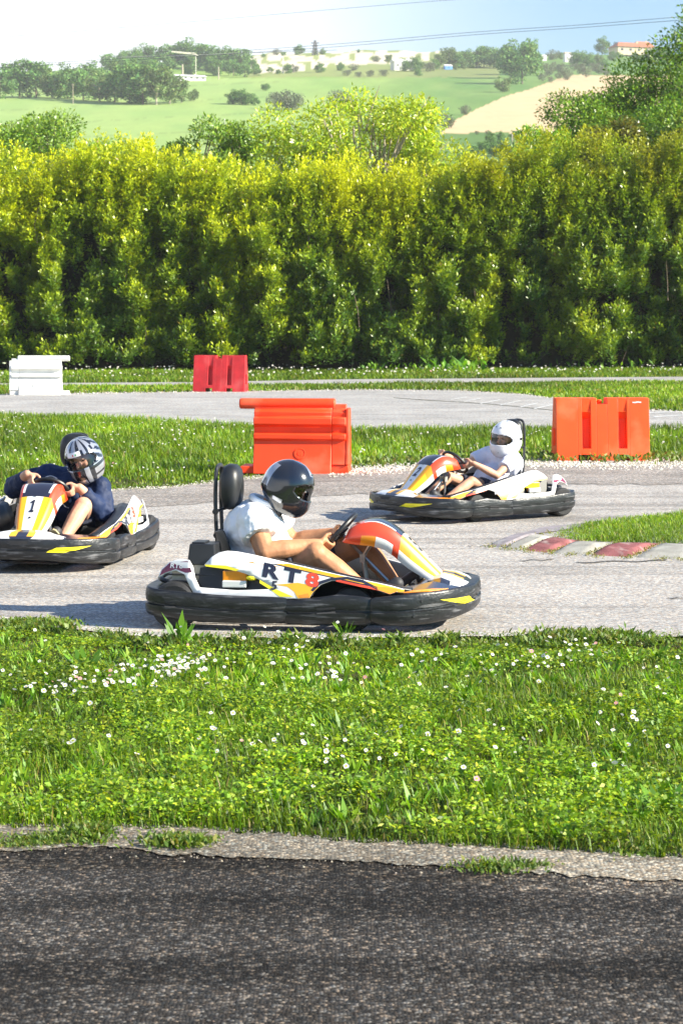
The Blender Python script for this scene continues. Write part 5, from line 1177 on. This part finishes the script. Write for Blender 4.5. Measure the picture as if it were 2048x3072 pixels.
def helmet(root, c, rot, style, visor, hsc=1.0):
    """full-face helmet with a visor; returns the shell"""
    hs_ = hsc
    def P(az, dz, k=1.0):
        k = k*hs_
        if dz >= 0: h = math.sqrt(max(0, 1-dz*dz)); Z_ = .148*dz
        else: h = (1-abs(dz)**3.2)**(1/2.2); Z_ = .185*dz
        x = math.cos(az)*h; y = math.sin(az)*h; X_ = .150*x; Y_ = .124*y
        fr = max(0, math.cos(az))
        if dz < 0: X_ += .022*fr**2*min(1, -dz*2.2)*(1 if dz > -.75 else max(0, 1-(-dz-.75)*3)); 
        if dz < -.3 and math.cos(az) < 0: X_ *= 1-.35*(-dz-.3); 
        Z2 = Z_+(.028*(-math.cos(az)) if (dz < -.4 and math.cos(az) < 0) else 0)*min(1, (-dz-.4)*3 if dz < -.4 else 0)
        return Vector((X_*k, Y_*k, Z2*k))
    q = Euler(rot).to_quaternion(); tr = lambda p: (q @ p)+Vector(c)
    NA, NZ = 72, 44; dzs = [-.86+1.86*math.sin(math.pi/2*i/NZ)**.85 if False else -.86+1.86*i/NZ for i in range(NZ+1)]; dzs[-1] = .9995
    def ap(az, dz):
        a = abs(az); lim = 1.22
        if a > lim: return False
        e = (1-(a/lim)**4)**.5; up = .40*e+.02*(1-e); lo = -.20*e+.02*(1-e); return lo < dz < up
    V = [tr(P(-math.pi+2*math.pi*j/NA, dz)) for dz in dzs for j in range(NA)]; mb = MB(); fc = {}
    for i in range(NZ):
        for j in range(NA):
            az = -math.pi+2*math.pi*(j+.5)/NA; dz = (dzs[i]+dzs[i+1])/2
            if ap(az, dz): continue
            m = style(az, dz); fc.setdefault(m, []).append((i*NA+j, i*NA+(j+1) % NA, (i+1)*NA+(j+1) % NA, (i+1)*NA+j))
    for k in V: mb.v.append(tuple(k))
    for m, L_ in fc.items():
        k = mb.mi(M[m])
        for f in L_: mb.f.append(f); mb.m.append(k)
    sh = mb.build('helmet', root, smooth=True, auto=80); so_ = sh.modifiers.new('s', 'SOLIDIFY'); so_.thickness = .014; so_.offset = 1
    ctr = sh.data
    # dark rim of the eye port
    rim = []
    for k in range(40):
        a = -math.pi+2*math.pi*k/40; az = 1.24*math.cos(a); e = max(0, 1-(abs(az)/1.24)**4)**.5; dz = (.41*e+.01) if math.sin(a) > 0 else (-.21*e+.01)
        rim.append(tr(P(az, dz, 1.01)))
    MB().tube(rim, .006, M['lining'], 6, closed=True).build('trim', sh, smooth=True)
    vb = MB(); V = []; n1, n2 = 28, 10
    for i in range(n2+1):
        for j in range(n1+1):
            az = -1.34+2.68*j/n1; e = max(0.05, 1-(abs(az)/1.36)**5)**.5; lo = -.23*e+.03; up = .44*e+.03; V.append(tr(P(az, lo+(up-lo)*i/n2, 1.045)))
    vb.add(V, [(i*(n1+1)+j, i*(n1+1)+j+1, (i+1)*(n1+1)+j+1, (i+1)*(n1+1)+j) for i in range(n2) for j in range(n1)], M[visor])
    v = vb.build('visor', sh, smooth=True, auto=80)
    pv = MB()
    for s in (-1, 1): pv.tube([tr(P(s*1.42, .08, 1.0)), tr(P(s*1.42, .08, 1.08))], .020, M['black'], 14)
    pv.build('visor_pivot', sh, smooth=True)
    ve = MB()
    for a in (-.28, -.1, .1, .28): ve.box(tr(P(a, -.52, 1.02)), (.012, .028, .020), M['lining'], q.to_euler())
    for s in (-1, 1): ve.box(tr(P(s*.35, .80, 1.0)), (.045, .02, .012), M['lining'], q.to_euler())
    ve.build('vent', sh, bevel=.003)
    return sh, tr, P
def face(root, tr, m):
    mb = MB(); B = lambda p: tr(Vector(p))
    return B
def person(kroot_loc, rz, scale, J, label, skinm, top, topm, style, visor, extra=None):
    """J: joints in kart coordinates"""
    root = empty('person', kroot_loc, rz, label, 'person'); root.scale = (scale,)*3; V3 = lambda k: Vector(J[k]); sk = M[skinm]
    q = Euler(J['head_rot']).to_quaternion(); hc = V3('head'); H = lambda p: (q @ Vector(p))+hc
    b = MB()
    # head with features
    b.ell(H((-.010, 0, .015)), (.095, .078, .105), sk, 14, q); b.ell(H((.025, 0, -.06)), (.065, .056, .062), sk, 12, q)
    b.cap(H((.088, 0, .012)), H((.108, 0, -.022)), .010, .014, sk, 8); b.cap(H((.085, -.03, .032)), H((.085, .03, .032)), .009, .009, sk, 8)
    b.ell(H((.072, .035, -.03)), (.022, .020, .022), sk, 8, q); b.ell(H((.072, -.035, -.03)), (.022, .020, .022), sk, 8, q); b.ell(H((.078, 0, -.085)), (.020, .022, .018), sk, 8, q)
    b.cap(H((.083, -.02, -.056)), H((.083, .02, -.056)), .008, .008, sk, 8)
    for s in (-1, 1): b.ell(H((-.01, s*.08, .0)), (.018, .008, .028), sk, 8, q)
    nk = V3('neck'); b.cap(nk-Vector((.01, 0, .05)), H((-.02, 0, -.06)), .060, .055, sk)
    ch = V3('chest'); hp = V3('hip')
    b.ell(ch, (.115, .165, .17), sk, 12); b.ell(hp+Vector((0, 0, .06)), (.12, .15, .13), sk, 12); b.cap(ch, hp+Vector((0, 0, .05)), .12, .12, sk)
    fat = J.get('fat', 1.0); gz = {}
    for s, k in ((1, 'l'), (-1, 'r')):
        sh, el = V3('sh_'+k), V3('el_'+k); a = R(J['grip_'+k]); outw = Vector((0, 1, 0))*s*math.cos(a)+WUP*math.sin(a); gp = WC+outw*WR
        tang = (Vector((0, -1, 0))*s*math.sin(a)+WUP*math.cos(a)); wr = hand(b, gp, tang, outw, WN, s, sk, J.get('hsc', 1.0)); gz[k] = wr
        b.cap(ch+(sh-ch)*.6, sh, .07, .062*fat, sk); af = J.get('arm', fat); b.cap(sh, el, .056*af, .044*af, sk); md = el.lerp(wr, .35); b.cap(el, md, .043*af, .046*af, sk); b.cap(md, wr, .046*af, .029*fat, sk)
        kn, an, to = V3('kn_'+k), V3('an_'+k), V3('to_'+k); hj = hp+Vector((.02, s*.09, 0))
        b.cap(hj, kn, .088*fat, .062*fat, sk); cf = kn.lerp(an, .35); b.cap(kn, cf, .058*fat, .058*fat, sk); b.cap(cf, an, .058*fat, .036, sk); b.cap(an, to, .034, .028, sk)
    body = remeshed('body', b, .0062, sk, root, 4); sub = MB()
    for s in (-1, 1): sub.ell(H((.082, s*.031, .018)), (.008, .012, .007), M['eye'], 8, q)
    sub.build('eye', body, smooth=True)
    MB().cap(H((.091, -.018, -.056)), H((.091, .018, -.056)), .0045, .0045, M['lip'], 8).build('mouth', body, smooth=True)
    # top
    t = MB(); sz = J.get('belly', 1.0)
    t.ell(ch+Vector((0, 0, .01)), (.150*sz, .205*J.get('shw', 1), .175), sk, 14); t.ell(hp+Vector((.035*sz, 0, .13)), (.165*sz, .185*sz, .16), sk, 14); t.cap(ch, hp+Vector((0, 0, .09)), .155*sz, .165*sz, sk, 16)
    t.ell(nk-Vector((.012, 0, .045)), (.085, .105, .045), sk, 12)
    for s, k in ((1, 'l'), (-1, 'r')):
        sh, el = V3('sh_'+k), V3('el_'+k); t.cap(ch+(sh-ch)*.4, sh, .115, .083*fat, sk)
        if top == 'tee':
            c = sh.lerp(el, .58); af = J.get('arm', fat)*1.05; t.tube([sh, sh.lerp(c, .5), c], [.082*af, .084*af, .080*af], sk, 14)
        else:
            wr = gz[k]; t.cap(sh, el, .080*fat, .070*fat, sk); c = el.lerp(wr, .82); t.tube([el, el.lerp(c, .5), c], [.072, .068, .048], sk, 14)
            rr_ = random.Random(3)
            for i in range(4): p_ = sh.lerp(el, .2+.22*i); t.cap(p_+Vector((0, -.05, .03)), p_+Vector((.02, .05, -.03)), .055, .055, sk, 8)
    if top == 'tee':
        for i in range(5): t.cap(ch+Vector((.10, -.16+.07*i, .02-.02*i)), hp+Vector((.13*sz, -.15+.075*i, .13)), .035, .045, sk, 8)
    else:
        for i in range(6): t.cap(ch+Vector((.06, -.2+.08*i, .08)), hp+Vector((.12*sz, -.17+.07*i, .08)), .05, .06, sk, 8)
    tp = remeshed('shirt' if top == 'tee' else 'jacket', t, .0085, M[topm], root, 5)
    d = bpy.data.textures.new('folds', 'CLOUDS'); d.noise_scale = .09; d.noise_depth = 2; dm = tp.modifiers.new('d', 'DISPLACE'); dm.texture = d; dm.strength = .034; dm.mid_level = .5
    # shorts
    t = MB(); t.ell(hp+Vector((.01, 0, .01)), (.15, .185, .12), sk, 12)
    for s, k in ((1, 'l'), (-1, 'r')):
        kn = V3('kn_'+k); hj = hp+Vector((.02, s*.09, 0)); c = hj.lerp(kn, .72); t.tube([hj, hj.lerp(c, .5), c], [.112*fat, .104*fat, .096*fat], sk, 14)
    tp2 = remeshed('shorts', t, .009, M[J.get('shortm', 'shorts')], root, 4); dm = tp2.modifiers.new('d', 'DISPLACE'); dm.texture = d; dm.strength = .015
    for s, k in ((1, 'l'), (-1, 'r')):
        an, to = V3('an_'+k), V3('to_'+k); t = MB(); dr = (to-an).normalized(); t.cap(an+Vector((-.02, 0, .0)), to, .048, .042, sk); t.cap(an-dr*.03+Vector((0, 0, -.0)), an+dr*.05, .045, .045, sk)
        shoe = remeshed('shoe', t, .007, M['shoe_dark'], root, 4)
        so2 = MB(); nrm = Vector((dr.z, 0, -dr.x)).normalized(); nrm = nrm if nrm.x > 0 else -nrm; yv = Vector((0, 1, 0)); ou = []
        for i in range(16):
            a = 6.283*i/16; L_ = .14*math.cos(a); ou.append(an.lerp(to, .42)+dr*L_+yv*.046*math.sin(a)*(1+.15*math.cos(a))+nrm*.040)
        V = ou+[p+nrm*.016 for p in ou]; so2.add(V, [tuple(range(16)), tuple(range(16, 32))[::-1]]+[(i, (i+1) % 16, 16+(i+1) % 16, 16+i) for i in range(16)], M['shoe']); so2.build('sole', shoe, bevel=.004)
    sh, tr, P = helmet(root, hc+q @ Vector((0, 0, .01)), J['head_rot'], style, visor, J.get('helm', 1.0))
    if extra: extra(root, body, tp, sh, tr, P, H)
    return root
def put(name, num, u, v, wheel, ang, label, scale=1.0, **kw):
    """ground contact of a given wheel at pixel (u, v), heading ang (radians, from +X)"""
    g = G(u, v); w = Vector((wheel[0], wheel[1], 0))*scale; w.rotate(Euler((0, 0, ang))); loc = Vector((g.x-w.x, g.y-w.y, .006))
    return loc, make_kart(name, num, loc, ang, label, scale, **kw)
# near kart, number 5
A5 = R(-8); L5 = Vector((-.172, 13.03, .006))
make_kart('go_kart', '5', L5, A5, 'nearest go-kart, number 5, white with orange and yellow stripes and black bumpers, heading right', 1.02, side_num='5', hoop=.035)
def st_black(az, dz):
    if dz > .72 and abs(az) < .5 and abs(az) > .2: return 'helmet_silver'
    if abs(az) > 2.35 and -.25 < dz < .62: return 'helmet_silver'
    if 1.45 < abs(az) < 1.9 and -.55 < dz < -.42: return 'helmet_silver'
    return 'helmet_black'
def ex5(root, body, tp, sh, tr, P, H):
    m = MB(); c = Vector((-.27, 0, .665)); m.tube([c+Vector((.075*math.cos(a)-.02, .085*math.sin(a), .03-.03*math.cos(a))) for a in np.linspace(0, 6.283, 20, endpoint=False)], .020, M['shirt'], 8, closed=True); m.build('collar', tp, smooth=True)
    s = MB(); s.tube([H((.0, -.11, -.10)), H((.03, -.06, -.17)), H((.03, .06, -.17)), H((.0, .11, -.10))], .010, M['lining'], 6); s.build('chin_strap', sh, smooth=True)
J5 = dict(helm=.95, head=(-.150, 0, .785), head_rot=(0, R(26), R(3)), neck=(-.29, 0, .675), chest=(-.35, 0, .52), hip=(-.31, 0, .22), sh_l=(-.32, .20, .62), sh_r=(-.32, -.20, .62), el_l=(-.17, .29, .42), el_r=(-.235, -.315, .43),
          grip_l=-20, grip_r=-30, arm=1.28, kn_l=(.27, .20, .43), kn_r=(.05, -.23, .415), an_l=(.50, .15, .16), an_r=(.40, -.20, .15), to_l=(.60, .15, .25), to_r=(.52, -.18, .24), fat=1.12, belly=1.22, shw=1.12)
person(L5, A5, 1.02, J5, 'driver of the nearest kart in a white t-shirt and black helmet, hands on the wheel', 'tan', 'tee', 'shirt', st_black, 'visor_smoke', ex5)
# far kart, number 2
A2 = R(180+35); L2 = None
L2, k2 = put('go_kart', '2', 1418, 1566, (.30, .455), A2, 'go-kart number 2 farther back on the right, heading left, driver in a white helmet', .95, steer=R(8), hoop=-.02)
st_white = lambda az, dz: 'helmet_white'
J2 = dict(head=(-.37, .10, .715), head_rot=(R(-8), R(10), R(8)), neck=(-.41, .06, .60), chest=(-.43, .03, .45), hip=(-.33, 0, .20), sh_l=(-.38, .20, .53), sh_r=(-.36, -.15, .57), el_l=(-.12, .27, .39), el_r=(-.10, -.22, .45),
          grip_l=-14, grip_r=20, kn_l=(.08, .15, .34), kn_r=(.10, -.16, .36), an_l=(.42, .15, .15), an_r=(.42, -.15, .15), to_l=(.52, .15, .24), to_r=(.52, -.15, .24), fat=.80, belly=.82, hsc=.9, shortm='shorts')
def ex2(root, body, tp, sh, tr, P, H):
    m = MB(); m.box(tr(P(1.9, .0, 1.06)), (.012, .05, .028), M['lining'], Euler(J2['head_rot'])); m.build('side_vent', sh, bevel=.004)
person(L2, A2, .98, J2, 'young driver in a white helmet and pale t-shirt in the far kart', 'skin', 'tee', 'shirt_kid', st_white, 'visor_clear', ex2)
# left kart, number 1
A1 = R(270-9); L1 = None
g = Vector((-2.14, 16.25, .006)); L1 = g
make_kart('go_kart', '1', L1, A1, 'go-kart number 1 at the left edge coming towards the viewer, driver in a navy jacket', 1.0, steer=R(6))
def st_race(az, dz):
    a = abs(az)
    if dz > .42 and a < 1.5:
        k = int((az+1.5)/.19); 
        if .62 > dz: return 'helmet_white' if a < .45 else ('helmet_silver' if k % 2 else 'helmet_black')
        return 'helmet_silver' if k % 3 else 'helmet_black'
    if dz < -.2 and a < .9: return 'helmet_silver' if (.35 < a < .6 or (a < .3 and dz < -.62)) else 'helmet_black'
    if dz < -.2: return 'helmet_silver' if int((dz+1)*9) % 3 else 'helmet_black'
    return 'helmet_silver' if int((a*3.1+dz*5)) % 2 else 'helmet_black'
J1 = dict(head=(-.02, .21, .755), head_rot=(R(16), R(20), R(-4)), neck=(-.13, .15, .635), chest=(-.22, .08, .50), hip=(-.30, 0, .22), sh_l=(-.13, .30, .54), sh_r=(-.17, -.11, .62), el_l=(-.03, .34, .36), el_r=(-.02, -.34, .52),
          grip_l=2, grip_r=42, kn_l=(.16, .25, .42), kn_r=(.16, -.20, .38), an_l=(.46, .15, .15), an_r=(.46, -.15, .15), to_l=(.53, .15, .26), to_r=(.53, -.15, .26), fat=1.08, belly=1.18, shw=1.1, arm=1.2)
def ex1(root, body, tp, sh, tr, P, H):
    g = MB()
    for az, m in ((.14, 'green_dot'), (.045, 'helmet_white'), (-.05, 'red')):
        V = [tr(P(az+a, .50+b, 1.105)) for a, b in ((-.045, -.035), (.045, -.035), (.045, .035), (-.045, .035))]; g.add(V, [(0, 1, 2, 3)], M[m])
    g.build('flag_sticker', sh)
    me = tp.data; import mathutils
    dg = bpy.context.evaluated_depsgraph_get(); bv = mathutils.bvhtree.BVHTree.FromObject(tp, dg)
    for pts in (((-.02, .60), (-.05, .56), (-.045, .48), (.02, .42), (.05, .385)), ((.05, .385), (.10, .375), (.16, .385), (.22, .41), (.245, .43), (.235, .47), (.215, .50)), ((-.02, .60), (-.07, .62), (-.13, .60))):
        Q = []
        for y, z in catmull([(0, a, b) for a, b in pts], 6) and [(p.y, p.z) for p in catmull([(0, a, b) for a, b in pts], 6)]:
            h = bv.ray_cast(Vector((1.0, y, z)), Vector((-1, 0, 0)))
            if h[0] is not None: Q.append(h[0]+Vector((.003, 0, 0)))
        if len(Q) > 2: MB().tube(Q, .0042, M['piping'], 6).build('piping', tp, smooth=True)
person(L1, A1, 1.0, J1, 'driver in a navy jacket with white piping and silver and black helmet', 'skin', 'jacket', 'jacket', st_race, 'visor_clear', ex1)
